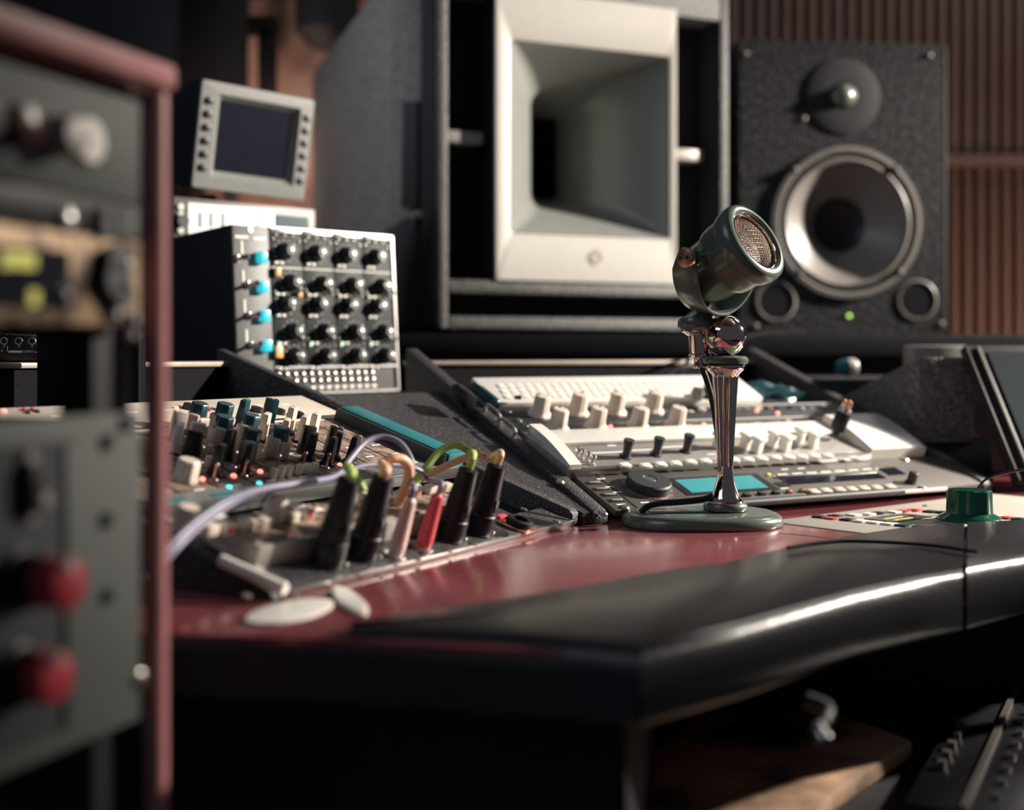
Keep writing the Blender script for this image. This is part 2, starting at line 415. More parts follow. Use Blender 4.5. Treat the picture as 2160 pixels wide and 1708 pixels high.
off = Z * 0.0005
outr = [G(742, 1350), G(1100, 1368), G(1352, 1392), G(1560, 1342), G(1800, 1272), G(1930, 1242), G(2030, 1222)]
innr = [inner[0], inner[1], inner[2], G(1540, 1197), inner[4], inner[5], inner[6]]
pad([p + off for p in innr], [p + off for p in outr], 'armrest_pad', 'long black leather armrest pad along the front edge of the red desk', None)
pad([p + off for p in (lerp(inner[6], inner[7], .05), inner[7], inner[8])], [p + off for p in (G(2040, 1219), G(2160, 1192), G(2500, 1150))],
    'armrest_pad', 'short black leather armrest pad right of the seam, below the green knob', None)

# ---------------------------------------------------------------- keyboard shelf below the pad
t = thing('pull_out_shelf', 'dark pull-out shelf under the armrest with mottled tan covering', 'shelf')
sz = 0.63
pp = [G(1180, 1760, sz), G(1560, 1900, sz), G(1760, 1670, sz), G(1925, 1560, sz), G(1760, 1500, sz), G(1480, 1500, sz)]
MB().prism([(p.x, p.y) for p in pp], sz - 0.012, sz).build('cover', M_tan, t, bev=0.002, label='mottled tan leather cover')
MB().prism([(0.085, .62), (1.0, .62), (1.0, 1.1), (.1, 1.1)], sz - .03, sz - .0125).build('board', M_matt, t)
MB().tube([P(1700, 1475, .66), P(1745, 1495, .655), P(1735, 1530, .64)], .004).build('hinge_arm', M_blks, t)
MB().rod(P(1722, 1532, .635), P(1742, 1566, .625), .0042).build('lever', M_silver, t, bev=.001, label='pale silver lever')
MB().box(.11, .95, 1.0, 1.03, sz - .0125, DESK - .03).build('rear_board', M_matt, t)
t = thing('patch_strip', 'black rack strip with small metal studs low in the right corner', 'rack unit')
a, b_ = G(2050, 1740, .62), G(2135, 1530, .62)
sx = (b_ - a).normalized(); FS = Frame(a, sx, V((-sx.y, sx.x, 0)))
MB().box(-.02, .30, -.05, .035, .0105, .014, FS.M).build('panel', M_blks, t, bev=.001)
MB().box(-.02, .30, .0, .004, .014, .017, FS.M).build('rail', M_grey, t)
for i in range(9):
    MB().cyl((.01 + i * .028, -.012, .014), .0028, .003, 10, M=FS.M).build('stud', M_silver, t)
for i in range(5):
    MB().box(.05 + i * .022, .056 + i * .022, .022, .027, .014, .019, FS.M).build('switch', M_grey, t)

# ---------------------------------------------------------------- microphone
ms = 1.065 / F
mic = thing('desk_microphone', 'vintage grey-green bullet microphone on a polished pedestal stand', 'microphone', Matrix.Translation((0.1775, 1.065, DESK + .0002)))
MI = mic.matrix_world.inverted()


def base_ring(s, z):
    r = []
    for k in range(64):
        a = 2 * math.pi * k / 64; c, si = math.cos(a), math.sin(a)
        e = 0.82
        r.append(V((-0.020 + 0.0665 * s * math.copysign(abs(c) ** e, c), 0.052 * s * math.copysign(abs(si) ** e, si), z)))
    return r


MB().loft([base_ring(.985, 0), base_ring(1, .0012), base_ring(1, .0040), base_ring(.985, .0068), base_ring(.955, .0088), base_ring(.90, .0102), base_ring(.84, .0108), base_ring(.82, .0108)]).build('base', M_green, mic, ang=60)
MB().prism([(-.064, -.018), (-.016, -.013), (-.016, .012), (-.064, .012)], .0108, .0120).build('switch_plate', M_silver, mic, bev=.0004)
MB().lathe([(.0150, .0106), (.0176, .0114), (.0184, .0138), (.0180, .0160), (.0165, .0176), (.010, .0180)], 40).build('foot_ring', M_green, mic)
MB().lathe([(.0146, .0178), (.0146, .0195), (.0132, .0210), (.0116, .0240), (.0098, .0285), (.0080, .0340), (.0068, .0390), (.0064, .0440), (.0064, .0480)], 40).build('foot_flare', M_chrome, mic)
MB().lathe([(.0064, .0470), (.0068, .055), (.0080, .078), (.0092, .100), (.0104, .118), (.0108, .1235)], 120, flute=12, fd=.22, cap0=False, cap1=False).build('stem', M_chrome, mic, ang=80)
MB().lathe([(.0100, .1220), (.0120, .1250), (.0148, .1275), (.0162, .1300), (.0160, .1318), (.0148, .1325)], 40).build('stem_flare', M_chrome, mic)
MB().lathe([(.0150, .1325), (.0182, .1333), (.0190, .1357), (.0186, .1380), (.0160, .1396), (.008, .1398)], 40).build('top_ring', M_green, mic)
MB().lathe([(.0176 * math.sin(math.pi * k / 24) + 1e-5, .1565 - .0176 * math.cos(math.pi * k / 24)) for k in range(25)], 48).build('swivel_ball', M_chrome, mic)
# head
ax = V((.636, -.62, .463)).normalized(); sd = V((-ax.y, ax.x, 0)).normalized() * -1  # horizontal, to the left and near
sd = V((-.698, -.716, 0)); upv = ax.cross(sd).normalized()
if upv.z < 0: upv = -upv
fc = MI @ P(1590, 510, 1.030)
HM = Matrix.Translation(fc) @ Matrix((sd, upv, ax)).transposed().to_4x4()
MB().lathe([(.0001, -.068), (.010, -.067), (.018, -.064), (.0235, -.058), (.026, -.050), (.0270, -.036), (.0300, -.031), (.0310, -.026), (.0315, -.010)], 56, HM).build('head_body', M_green, mic, ang=70)
MB().lathe([(.0300, -.014), (.0335, -.0125), (.0350, -.008), (.0352, -.003), (.0340, .0015), (.0310, .0038), (.0280, .0040), (.0262, .0025), (.0258, -.002), (.0258, -.008)], 56, HM, cap0=False, cap1=False).build('front_rim', M_green, mic, ang=70)
MB().lathe([(.0259, -.001), (.0259, .0018), (.0245, .0026), (.0238, .0012), (.0238, -.003)], 56, HM, cap0=False, cap1=False).build('bezel', M_chrome, mic)
MB().lathe([(.0245, -.007), (.0001, -.0045)], 40, HM).build('inner_screen', M_rub, mic)
g = MB(); R0 = .0240
for d0 in range(2):
    for i in range(-12, 13):
        x = i * .00195; L = math.sqrt(max(0, R0 * R0 - x * x))
        if L < .002: continue
        pts = []
        for k in range(25):
            y = -L + 2 * L * k / 24; dome = .0075 * (1 - (x * x + y * y) / (R0 * R0)) - .0025
            wv = .00030 * (1 if (k + i) % 2 else -1)
            q = V((x, y, dome + wv)) if d0 == 0 else V((y, x, dome - wv))
            pts.append(HM @ q)
        g.tube(pts, .00034, 5, 1, cap=False)
g.build('grille', M_mesh, mic, kind='stuff', label='woven copper-coloured wire grille')
# yoke
pv = fc - ax * .039 + Z * .004 + V((.716, -.698, 0)) * .004; ah = V((.716, -.698, 0)); dd = (V((0, 0, -1)) - ah * .20).normalized(); ww = sd.cross(dd).normalized()
if ww.dot(ah) > 0: ww = -ww
rings = []
for k in range(33):
    a = math.pi * (k / 32) * 1.12 - .06 * math.pi; tp = min(1, .5 + min(k, 32 - k) / 4 * .5); cs = sd * math.cos(a) + dd * math.sin(a)
    wd = .0125 * tp; sh = .0045
    c = pv + cs * .0420
    rings.append([c - ww * (wd - sh), c + cs * .0024 - ww * (wd - sh), c + cs * .0024 + ww * (wd + sh), c + ww * (wd + sh)])
MB().loft(rings).build('yoke', M_green, mic, bev=.0006, ang=60)
foot = pv + dd * .0375 + ww * .012
bt = MI @ P(1471, 676, 1.075)
MB().loft([[foot + sd * (.012 * math.cos(t_)) + ah * (.010 * math.sin(t_)) + dd * -.004 for t_ in [2 * math.pi * k / 20 for k in range(20)]],
           [bt + V((.0145 * math.cos(t_), -.0145 * math.sin(t_), .001)) for t_ in [2 * math.pi * k / 20 for k in range(20)]]]).build('yoke_foot', M_green, mic)
bb = MI @ P(1477, 752, 1.075); tt = MI @ P(1470, 676, 1.075)
BM = Matrix.Translation(bb) @ (tt - bb).to_track_quat('Z', 'Y').to_matrix().to_4x4(); bl = (tt - bb).length
MB().lathe([(.0155, bl - .006), (.0165, bl - .004), (.0160, bl + .001), (.0145, bl + .003)], 32, BM).build('swivel_collar', M_green, mic)
MB().lathe([(.0085, -.001), (.0098, 0), (.0098, .002), (.0085, .003), (.0088, bl - .012), (.0115, bl - .010), (.0135, bl - .008), (.0135, bl - .006)], 32, BM).build('swivel_barrel', M_chrome, mic)
MB().lathe([(.003, -.010), (.006, -.0095), (.0062, -.006), (.0055, -.004), (.0062, -.001), (.0062, .001)], 24, BM).build('swivel_nut', M_chrome, mic)
lc = BM @ V((0, 0, bl * .5))
MB().rod(lc, V((0, 0, .1565)), .006, 16).build('swivel_link', M_chrome, mic)
sp = pv + sd * .0443 + ww * .002
MB().rod(pv + sd * .024, pv + sd * .0400, .0065, 20).build('pivot_boss', M_green, mic)
MB().rod(pv - sd * .024, pv - sd * .0400, .0065, 20).build('pivot_boss', M_green, mic)
SM = Matrix.Translation(sp) @ sd.to_track_quat('Z', 'Y').to_matrix().to_4x4()
MB().lathe([(.0082, 0), (.0084, .003), (.0075, .0048), (.004, .0056), (.0001, .0058)], 24, SM).build('pivot_screw', M_copper, mic, label='pale copper pivot screw with two holes')
for sx_ in (-1, 1): MB().cyl((sx_ * .0034, 0, .0046), .0013, .0014, 10, M=SM).build('screw_hole', M_rub, mic)
cb = [MI @ P(*q) for q in ((1476, 768, 1.078), (1490, 800, 1.082), (1503, 850, 1.084), (1516, 930, 1.085), (1526, 1000, 1.083), (1515, 1035, 1.070), (1490, 1051, 1.062), (1440, 1058, 1.058), (1395, 1061, 1.056), (1366, 1068, 1.054), (1352, 1080, 1.052))]
MB().tube(cb, .0026, 10).build('cable', M_rub, mic, label='black cable')

# ---------------------------------------------------------------- white remote panel and green knob
a = G(1622, 1091, DESK + .004); n_ = G(1905, 1126, DESK + .004); f_ = G(1950, 1061, DESK + .004)
FP = Frame((a.x, a.y, DESK - .0028), n_ - a, V((-(n_ - a).y, (n_ - a).x, 0))); PW = (n_ - a).length
PH = 0.34
t = thing('monitor_remote', 'flat warm-grey remote panel with coloured keys set in the desk', 'control panel', FP.M)
MB().box(0, PW, 0, PH, .0004, .004).build('panel', M_remote, t, bev=.0015)
for px, py in ((1643, 1090), (1914, 1119), (1951, 1067)):
    p = FP.at(px, py, .004); MB().cyl((p.x, p.y, .004), .0022, .0008, 12).build('screw', M_rub, t)
keys = [(1730, 1089, 'k'), (1762, 1087, 'k'), (1754, 1092, 'r'), (1788, 1095, 'k'), (1815, 1098, 'w'), (1845, 1101, 'w'), (1875, 1104, 'w'), (1905, 1107, 't'), (1942, 1110, 't'), (1975, 1114, 't'),
        (1800, 1085, 'w'), (1830, 1083, 'w'), (1855, 1081, 't'), (1885, 1079, 'w'), (1905, 1077, 'r'), (1930, 1075, 'r'), (1963, 1078, 't'), (1990, 1080, 'k'), (2100, 1088, 'w'), (2122, 1091, 'r'), (2150, 1094, 't')]
km = {'k': M_rub, 'r': M_redp, 'w': M_white, 't': M_teald}
for px, py, c in keys:
    p = FP.at(px, py, .005)
    MB().cb((p.x, p.y, .004), .0105, .0105, .0016).build('key', km[c], t, bev=.0004)
p = FP.at(1835, 1090, .0045); q = FP.at(1975, 1096, .0045)
pc = FP.at(1895, 1091.5, .0045)
MB().cb((pc.x, pc.y, .004), .030, .055, .0008).build('display', M_screen, t)
for i in (-1, 1): MB().cb((pc.x + i * .005 + .004, pc.y - .006, .0048), .0022, .026, .0003).build('label_strip', M_ledy, t)
kc = P(2044, 1098, 1.082)
t = thing('volume_knob', 'big dark green fluted knob on the warm-grey remote panel', 'knob', Matrix.Translation((kc.x, 1.082, DESK + .0014)))
MB().lathe([(.0262, 0), (.0265, .0015), (.0250, .0032), (.0205, .0052), (.0195, .0062)], 48).build('skirt', M_knobg, t)
MB().lathe([(.0195, .0055), (.0190, .0150), (.0186, .0245), (.0175, .0255), (.001, .0258)], 96, flute=9, fd=.07).build('cap', M_knobg, t, ang=60)
tag(MB().tube([P(2190, 985, 1.13), P(2130, 995, 1.13), P(2085, 1008, 1.13), P(2063, 1030, 1.128), P(2055, 1060, 1.12), P(2052, 1076, 1.115)], .0011, 8).build('thin_cable', M_rub), 'thin black cable arching down behind the green knob', 'cable')
tag(MB().tube([G(1662, 1180) + Z * .008, G(1720, 1172) + Z * .0085, G(1800, 1168) + Z * .009, G(1950, 1176) + Z * .009, G(2060, 1192) + Z * .009], .0013, 8).build('thin_cable', M_void), 'thin black cable lying on the black armrest pad', 'cable')

# ---------------------------------------------------------------- generic little parts
proto = {}


def knob_mesh(kind):
    if kind in proto: return proto[kind]
    m = MB()
    mm = {'cap': M_white, 'base': M_taupe}
    o = None
    return o


def place(t, mesh, name, x, y, z=0, rz=0, label=None):
    return inst(mesh, name, t, T(x, y, z, rz), label)


def mesh_of(mb, name, m, bev=0, **k):
    o = mb.build(name, m, None, bev=bev, **k); me = o.data; bpy.data.objects.remove(o); return me


# ================================================================ RIGHT CONSOLE WING
def rect(Fm, pts, h=0.0):
    q = [Fm.at(px, py, h) for px, py in pts]
    return min(p.x for p in q), max(p.x for p in q), min(p.y for p in q), max(p.y for p in q)


def mid(Fm, l, r, h=0): return (Fm.at(*l, h), Fm.at(*r, h))


vR1 = (FR.at(1250, 1008).y + FR.at(1850, 972).y) / 2      # seam between lower controller and mixer
u0, u1 = 0.0, LR - .002
t = thing('edit_controller', 'dark grey controller with cyan screen and jog dial behind the microphone', 'controller', FR.M)
MB().box(u0, u1, .002, vR1 - .002, -.002, .004).build('faceplate', M_grey, t, bev=.001)
e0 = FR.at(1192, 1012, .004).x
MB().box(.022, .0235, .004, vR1 - .003, .004, .0043).build('seam', M_rub, t)
MB().box(u0 + .022, u1 - .055, -.0030, -.0005, .0012, .0050).build('front_rail', M_white, t, bev=.001, label='bright pale front rail')
a = FR.at(1560, 1062, .006); b_ = FR.at(1910, 1037, .006)
MB().rod((a.x - .10, a.y + .002, .005), (b_.x, a.y + .002, .005), .0036, 14).build('grip_bar', M_dark, t)
for px, py in ((1252, 1019), (1267, 1032), (1284, 1044), (1299, 1056)):
    p = FR.at(px, py, .004)
    MB().cb((p.x, p.y, .0041), .0155, .0050, .0004).build('button_well', M_rub, t)
    MB().cb((p.x + .001, p.y, .0043), .0115, .0026, .0012).build('button', M_lgrey, t, bev=.0003)
for px, py in ((1318, 1071), (1181, 1017), (1272, 1084), (1945, 1030), (1908, 970)):
    p = FR.at(px, py, .004); MB().lathe([(.0042, .004), (.0042, .005), (.0028, .0062), (.0014, .0060)], 16, T(p.x, p.y)).build('screw', M_silver, t)
p = FR.at(1366, 1030, .004)
MB().lathe([(.0235, .0042), (.0235, .0046), (.0195, .0046)], 40, T(p.x, p.y)).build('dial_recess', M_brown, t)
MB().lathe([(.0200, .0046), (.0202, .0120), (.0190, .0135), (.0065, .0140), (.0060, .0132), (.0001, .0128)], 48, T(p.x, p.y)).build('jog_dial', M_dark, t, label='black jog dial')
MB().lathe([(.0058, .0133), (.0045, .0138), (.0001, .0128)], 20, T(p.x, p.y)).build('dial_finger_cup', M_silver, t)
sc = [FR.at(*c, .0045) for c in ((1424, 1012), (1590, 1003), (1618, 1031), (1456, 1037))]
x0 = (sc[0].x + sc[3].x) / 2; x1 = (sc[1].x + sc[2].x) / 2; y0 = (sc[2].y + sc[3].y) / 2; y1 = (sc[0].y + sc[1].y) / 2
MB().box(x0 - .008, x1 + .010, y0 - .004, y1 + .004, .004, .0046).build('screen_bezel', M_rub, t)
MB().box(x0, x1, y0, y1, .0046, .0050).build('screen', M_cyan, t, label='cyan backlit screen')
sc = [FR.at(*c, .0045) for c in ((1645, 1010), (1838, 993), (1875, 1007), (1668, 1022))]
x0 = (sc[0].x + sc[3].x) / 2; x1 = (sc[1].x + sc[2].x) / 2; y0 = (sc[2].y + sc[3].y) / 2; y1 = (sc[0].y + sc[1].y) / 2
MB().box(x0, x1, y0, y1, .004, .0047).build('display_window', M_screen, t)
MB().box(x0 - .004, x1 + .002, y1, y1 + .0025, .004, .0062).build('display_hood', M_silver, t, bev=.0004)
for i in range(8): MB().box(x0 + .004 + i * .0185, x0 + .017 + i * .0185, y1 + .006, y1 + .0085, .004, .0043).build('legend_mark', M_wht, t)
sc = [FR.at(*c, .0045) for c in ((1855, 989), (1882, 986), (1905, 998), (1880, 1001))]
MB().box(sc[0].x, sc[1].x + .004, sc[2].y - .002, sc[0].y + .002, .004, .0047).build('small_display', M_screen, t)
p = FR.at(1922, 1018, .004)
MB().lathe([(.0062, .004), (.0062, .0052), (.0050, .0056), (.0048, .0150), (.0040, .0158), (.0001, .0160)], 24, T(p.x, p.y), flute=12, fd=.05).build('encoder_knob', M_dark, t)
p = FR.at(1650, 1022, .004); MB().cb((p.x, p.y, .004), .014, .009, .0006).build('button_well', M_rub, t)
for px, py in ((1575, 1044), (1607, 1041), (1637, 1039)):
    p = FR.at(px, py, .005); MB().cb((p.x, p.y, .004), .0085, .0045, .003).build('button', M_dark, t, bev=.0005)
for px, py in ((1665, 1037), (1693, 1035)):
    p = FR.at(px, py, .005); MB().cb((p.x, p.y, .004), .0060, .0045, .003).build('button', M_copper, t, bev=.0005)
for px, py in ((1717, 1036), (1743, 1034), (1771, 1032), (1797, 1031), (1823, 1029), (1850, 1028), (1878, 1026)):
    p = FR.at(px, py, .006); MB().cb((p.x, p.y, .004), .0108, .0085, .003).build('button', M_cream, t, bev=.0006)
for px, py in ((1395, 1066), (1428, 1065), (1462, 1063)):
    p = FR.at(px, py, .005); MB().cyl((p.x, p.y, .004), .0034, .004, 14).build('button', M_rub, t, bev=.0005)
for px, py in ((1268, 1010), (1286, 1027), (1303, 1038), (1310, 1064), (1360, 1060), (1640, 1004), (1655, 1030), (1655, 990), (1690, 988)):
    p = FR.at(px, py, .004); MB().cb((p.x, p.y, .004), .009, .002, .0003).build('legend_mark', M_wht, t)
p = FR.at(1622, 1003, .004); MB().cyl((p.x, p.y, .004), .002, .002, 10).build('status_led', M_ledy, t)

# mixer with cream curved cheeks
h2 = .010
vM0 = vR1; vM1 = (FR.at(1150, 915, h2).y + FR.at(1750, 893, h2).y) / 2
t = thing('desktop_mixer', 'light grey mixer with curved cream side cheeks in the right console wing', 'mixer', FR.M)
uA = FR.at(1215, 1000, h2).x; uB = FR.at(1850, 965, h2).x; uC = u1 - .012
MB().box(uA - .001, uB, vM0, vM1, -.002, h2).build('faceplate', M_lgrey, t, bev=.001)
MB().box(uA, uB, vM0 - .0045, vM0 + .0015, .004, h2 + .001).build('front_trim', M_silver, t, bev=.0012)
vbk = vM1 - .030
MB().box(uA - .0, uB, vbk, vM1, h2, h2 + .004).build('rear_band', M_white, t, bev=.001)


def mcheek(xa, xb, lab):
    m = MB(); rings = []
    for x, dz in ((xa, -.002), (xa + .002, 0), (xb - .002, 0), (xb, -.002)):
        ring = [V((x, vM0 - .002, .002))]
        for k in range(11):
            tt_ = k / 10
            ring.append(V((x, vM0 - .002 + tt_ * (vM1 - vM0), h2 + .003 + .009 * math.sin(math.pi * min(1, tt_ * .9 + .1) * .62) + dz)))
        ring.append(V((x, vM1 - .002, .002)))
        rings.append(ring)
    return m.loft(rings).build('side_cheek', M_white, t, label=lab)


mcheek(0.004, uA, 'curved cream end cheek'); mcheek(uB, uC, 'curved cream end cheek')
# lens-shaped thumb notch in the left cheek front
for px, py in ((1216, 965), (1226, 968), (1238, 974), (1249, 980)):
    p = FR.at(px, py, h2)
    MB().lathe([(.0028, h2), (.0028, h2 + .002), (.0014, h2 + .0025), (.0014, h2 + .0055), (.0026, h2 + .0070), (.0022, h2 + .0095), (.0005, h2 + .0102)], 14, T(p.x, p.y)).build('toggle', M_silver, t)
fk = mesh_of(MB().lathe([(.0062, 0), (.0062, .001), (.0040, .002), (.0042, .009), (.0056, .0165), (.0052, .0178), (.0001, .0180)], 24, flute=10, fd=.06), 'fader_knob', M_dark)
for px, py in ((1320, 965), (1384, 960), (1447, 953)):
    p = FR.at(px, py, h2); place(t, fk, 'knob', p.x, p.y, h2)
    MB().box(p.x - .030, p.x + .012, p.y + .011, p.y + .0135, h2, h2 + .0004).build('legend_strip', M_wht, t)
ck = mesh_of(MB().box(-.0045, .0045, -.004, .004, 0, .013).box(-.0068, .0068, -.0055, .0055, .013, .0165), 'lever_cap', M_white, bev=.0006)
for px, py in ((1513, 945), (1570, 945), (1595, 954), (1628, 941), (1654, 950), (1684, 933), (1712, 943)):
    p = FR.at(px, py, h2); place(t, ck, 'knob', p.x, p.y, h2, .25)
cb_ = mesh_of(MB().box(-.0056, .0056, -.0040, .0040, 0, .0035), 'button', M_white, bev=.0010)
for px, py in ((1318, 981), (1362, 982), (1394, 979), (1425, 977), (1457, 974), (1488, 972), (1548, 970), (1578, 969), (1607, 967), (1636, 965), (1665, 964), (1692, 963), (1719, 962), (1747, 961)):
    p = FR.at(px, py, h2 + .002); place(t, cb_, 'button', p.x, p.y, h2)
for px, py in ((1185, 950), (1290, 940), (1500, 958), (1600, 955), (1660, 950), (1720, 945), (1795, 955), (1800, 963), (1830, 962), (1620, 950)):
    p = FR.at(px, py, h2); MB().cb((p.x, p.y, h2), .010, .0025, .0003).build('legend_mark', M_wht, t)

# two slim units with white knobs
vK0 = vM1 + .001; vK1 = FR.at(1250, 862, .004).y; vKm = (vK0 + vK1) / 2
whitek = mesh_of(MB().lathe([(.0125, 0), (.0125, .002), (.0098, .0045), (.0088, .006), (.0082, .0195), (.0070, .0210), (.0001, .0212)], 40, flute=8, fd=.06), 'knob', M_cream)
kdot = mesh_of(MB().box(-.0006, .0006, .003, .0078, .0212, .0216), 'pointer', M_rub)
for n, (va, vb_) in enumerate(((vK0, vKm - .0008), (vKm + .0008, vK1))):
    t = thing('compressor_unit', ('slim dark unit with white knobs, front one behind the cream mixer' if n == 0 else 'slim dark unit with white knobs, rear one below the white keyboard'), 'rack unit', FR.M)
    MB().box(u0, u1, va, vb_, -.002, .005).build('faceplate', M_dark if n else M_grey, t, bev=.0008)
    xs = ((1175, 905), (1256, 902), (1345, 901), (1424, 899)) if n == 0 else ((1138, 876), (1217, 872), (1297, 870), (1376, 867))
    for px, py in xs:
        p = FR.at(px, py, .005); k = place(t, whitek, 'knob', p.x, p.y, .005, random.uniform(-1, 1)); inst(kdot, 'pointer', k)
    hx = FR.at(1035 if n else 1062, 878 if n else 905, .005)
    MB().tube([(hx.x + .0, va + .004, .005), (hx.x, va + .004, .013), (hx.x, vb_ - .004, .013), (hx.x, vb_ - .004, .005)], .0017, 8, 4).build('handle', M_silver, t)
    for i in range(2):
        MB().lathe([(.0035, .005), (.0035, .0062), (.002, .0072)], 12, T(.010, va + .006 + i * (vb_ - va - .012))).build('screw', M_silver, t)
    for i in range(16 if n else 14):
        x = .215 + i * .0145 if n == 0 else .195 + i * .0155
        if x < u1 - .03:
            MB().cb((x, (va + vb_) / 2 + random.uniform(-.004, .004), .005), random.uniform(.004, .009), .004, random.uniform(.001, .004)).build('button', random.choice([M_lgrey, M_dark, M_cream, M_brown]), t, bev=.0004)
    MB().box(.20, u1 - .02, vb_ - .004, vb_ - .0025, .005, .0054).build('legend_strip', M_wht, t)
    for px, py in (((1455, 900), (1484, 896), (1288, 900)) if n == 0 else ((1596, 866), (1640, 872))):
        p = FR.at(px, py, .006); MB().lathe([(.0024, .005), (.0022, .007), (.001, .0082)], 12, T(p.x, p.y)).build('led', M_ledr, t)
# white keyboard panel
vW0 = vK1 + .002; vW1 = vr / math.cos(aR) - .002
xa = (FR.at(1060, 862, .012).x); xb = FR.at(1632, 850, .012).x
t = thing('white_keyboard', 'ivory keyboard panel lying at the back of the right console wing', 'keyboard', FR.M)
MB().add([(xa, vW0, .002), (xb, vW0, .002), (xb, vW1, .002), (xa, vW1, .002), (xa, vW0, .012), (xb, vW0, .012), (xb, vW1, .018), (xa, vW1, .018)],
         [(3, 2, 1, 0), (4, 5, 6, 7), (0, 1, 5, 4), (1, 2, 6, 5), (2, 3, 7, 6), (3, 0, 4, 7)]).build('case', M_white, t, bev=.002)
kk = mesh_of(MB().box(-.0045, .0045, -.0045, .0045, -.001, .0009), 'key', M_white, bev=.0007)
nr = int((vW1 - vW0 - .018) / .0112)
for r in range(nr):
    for c in range(30):
        x = xa + .020 + c * .0106
        if x < xb - .02:
            y = vW0 + .012 + r * .0112; place(t, kk, 'key', x + r * .002, y, .012 + .006 * (y - vW0) / (vW1 - vW0))
p = FR.at(1092, 841, .017); MB().cb((p.x, p.y, .017), .006, .004, .003).build('status_window', M_rub, t)
t = thing('mouse_pad_roll', 'dark teal cushioned wrist rest left of the ivory keyboard', 'wrist rest', FR.M)
MB().box(.006, xa - .004, vW0 - .002, vW1 - .004, .004, .016).build('cushion', M_teald, t, bev=.005, seg=4)
p = FR.at(1002, 850, .014)
MB().rod((p.x - .008, vW0 - .006, .016), (p.x - .008, vW0 + .022, .016), .0085, 20).build('roller', M_rub, t, bev=.001)
t = thing('folded_cloth', 'dark teal folded cloth right of the ivory keyboard', 'cloth', FR.M)
m = MB(); rings = []
for i in range(9):
    x = xb + .006 + i * .0075
    rings.append([V((x, vW0 + .004 + .004 * math.sin(i), .0055))] + [V((x, vW0 + .004 + j * (vW1 - vW0 - .01) / 8, .010 + .004 * math.sin(i * .9 + j * .7) + .002 * math.cos(j * 1.9))) for j in range(9)] + [V((x, vW1 - .006, .0055))])
m.loft(rings).build('fabric', M_teald, t)
# adapter plug
p = FR.at(1760, 922, h2 + .002)
t = thing('jack_adapter', 'black jack adapter with three gold-tipped pins on the light grey mixer', 'adapter', FR.M @ T(p.x, p.y, h2 + .0045) @ Matrix.Rotation(.18, 4, 'Y'))
MB().lathe([(.003, 0), (.0035, .004), (.0075, .006), (.0082, .012), (.0078, .024), (.0070, .026)], 24).build('body', M_xlr, t)
MB().lathe([(.0070, .026), (.0068, .029), (.006, .030)], 24).build('collar', M_silver, t)
for i in range(3):
    a = i * 2.1 + .5
    MB().lathe([(.0018, .029), (.0018, .034), (.0023, .035), (.0018, .0375), (.0004, .039)], 12, T(.0038 * math.cos(a), .0038 * math.sin(a))).build('pin', M_copper, t)
# gooseneck clip with red light
p = FR.at(1492, 834, .018)
t = thing('clip_lamp', 'small black clip light with a red strip on the ivory keyboard', 'lamp', FR.M @ T(p.x, p.y, .0175))
MB().lathe([(.013, 0), (.013, .003), (.006, .006), (.0055, .034), (.004, .036)], 20).build('body', M_xlr, t)
MB().box(.0025, .0060, -.0062, -.004, .008, .024).build('red_strip', M_redp, t, bev=.0008)
MB().lathe([(.006, .002), (.0075, .005), (.006, .010), (.001, .011)], 16, T(-.017, -.004)).build('metal_button', M_silver, t)
tag(MB().tube([P(1474, 775, 1.45), P(1440, 775, 1.44), P(1410, 790, 1.43), P(1385, 815, 1.42), P(1372, 832, 1.40)], .0022, 8).build('thin_cable', M_rub), 'thin black cable looping over the ledge behind the ivory keyboard', 'cable')
tag(MB().tube([P(1700, 700, 1.68), P(1600, 706, 1.62), P(1480, 735, 1.52), P(1452, 760, 1.46), P(1435, 790, 1.43), P(1420, 822, 1.41)], .0022, 8).build('thin_cable', M_void), 'thin black cable hanging from the speaker shelf behind the microphone', 'cable')

# speckled corner block and screen at the right
t = thing('corner_block', 'speckled black angled block at the right end of the console', 'block')
q4 = D + pR * .098 + uR * .0145 + Z * 0; tq = D + pR * .215 + uR * .0145
z4 = DESK + .098 * tR + .010; zt = DESK + .215 * tR + .010
q1t = P(1892, 753, q4.y); q2t = P(2059, 753, q4.y + .012); q2b = P(2059, 905, q4.y + .012)
bot = [V((q4.x, q4.y, DESK + .0005)), V((q2t.x - .004, q2t.y - .0, DESK + .0005)), V((q2t.x, q2t.y + .10, DESK + .0005)), V((tq.x, tq.y, DESK + .0005))]
topv = [V((q4.x, q4.y, q1t.z)), V((q2t.x, q2t.y, q2t.z)), V((q2t.x, q2t.y + .10, q2t.z)), V((tq.x, tq.y, zt + .001))]
MB().hull(bot, topv).build('body', M_spk, t, bev=.0015)
tag(MB().box(.488, .556, 1.56, 1.60, DESK + .001, CAMZ + .0125).build('pale_box', M_lgrey, bev=.003), 'pale grey box edge showing behind the speckled corner block', 'box')
o = MB(); c = P(1782, 775, 1.62)
t = thing('paper_cup', 'small teal and white cup lying on the ledge behind the console', 'cup', Matrix.Translation(c) @ Matrix.Rotation(1.5, 4, 'Y'))
MB().lathe([(.008, -.010), (.0110, 0), (.0115, .004)], 24).build('cup', M_teal, t)
MB().lathe([(.0113, .004), (.0110, .012), (.008, .016)], 24).build('rim', M_lgrey, t)
tag(MB().box(.36, .62, 1.50, 1.72, DESK + .001, c.z - .0118).build('equipment_box', M_matt, bev=.004), 'low black box on the desk behind the right console wing', 'box')
bl_ = V((.5164, 1.303, DESK + .011)); tl_ = P(2060, 728, 1.40)
FT = Frame(bl_, V((.97, .24, 0)), tl_ - bl_); HT = (tl_ - bl_).length
t = thing('tilted_display', 'leaning black-framed display at the right edge of the photo', 'display', FT.M)
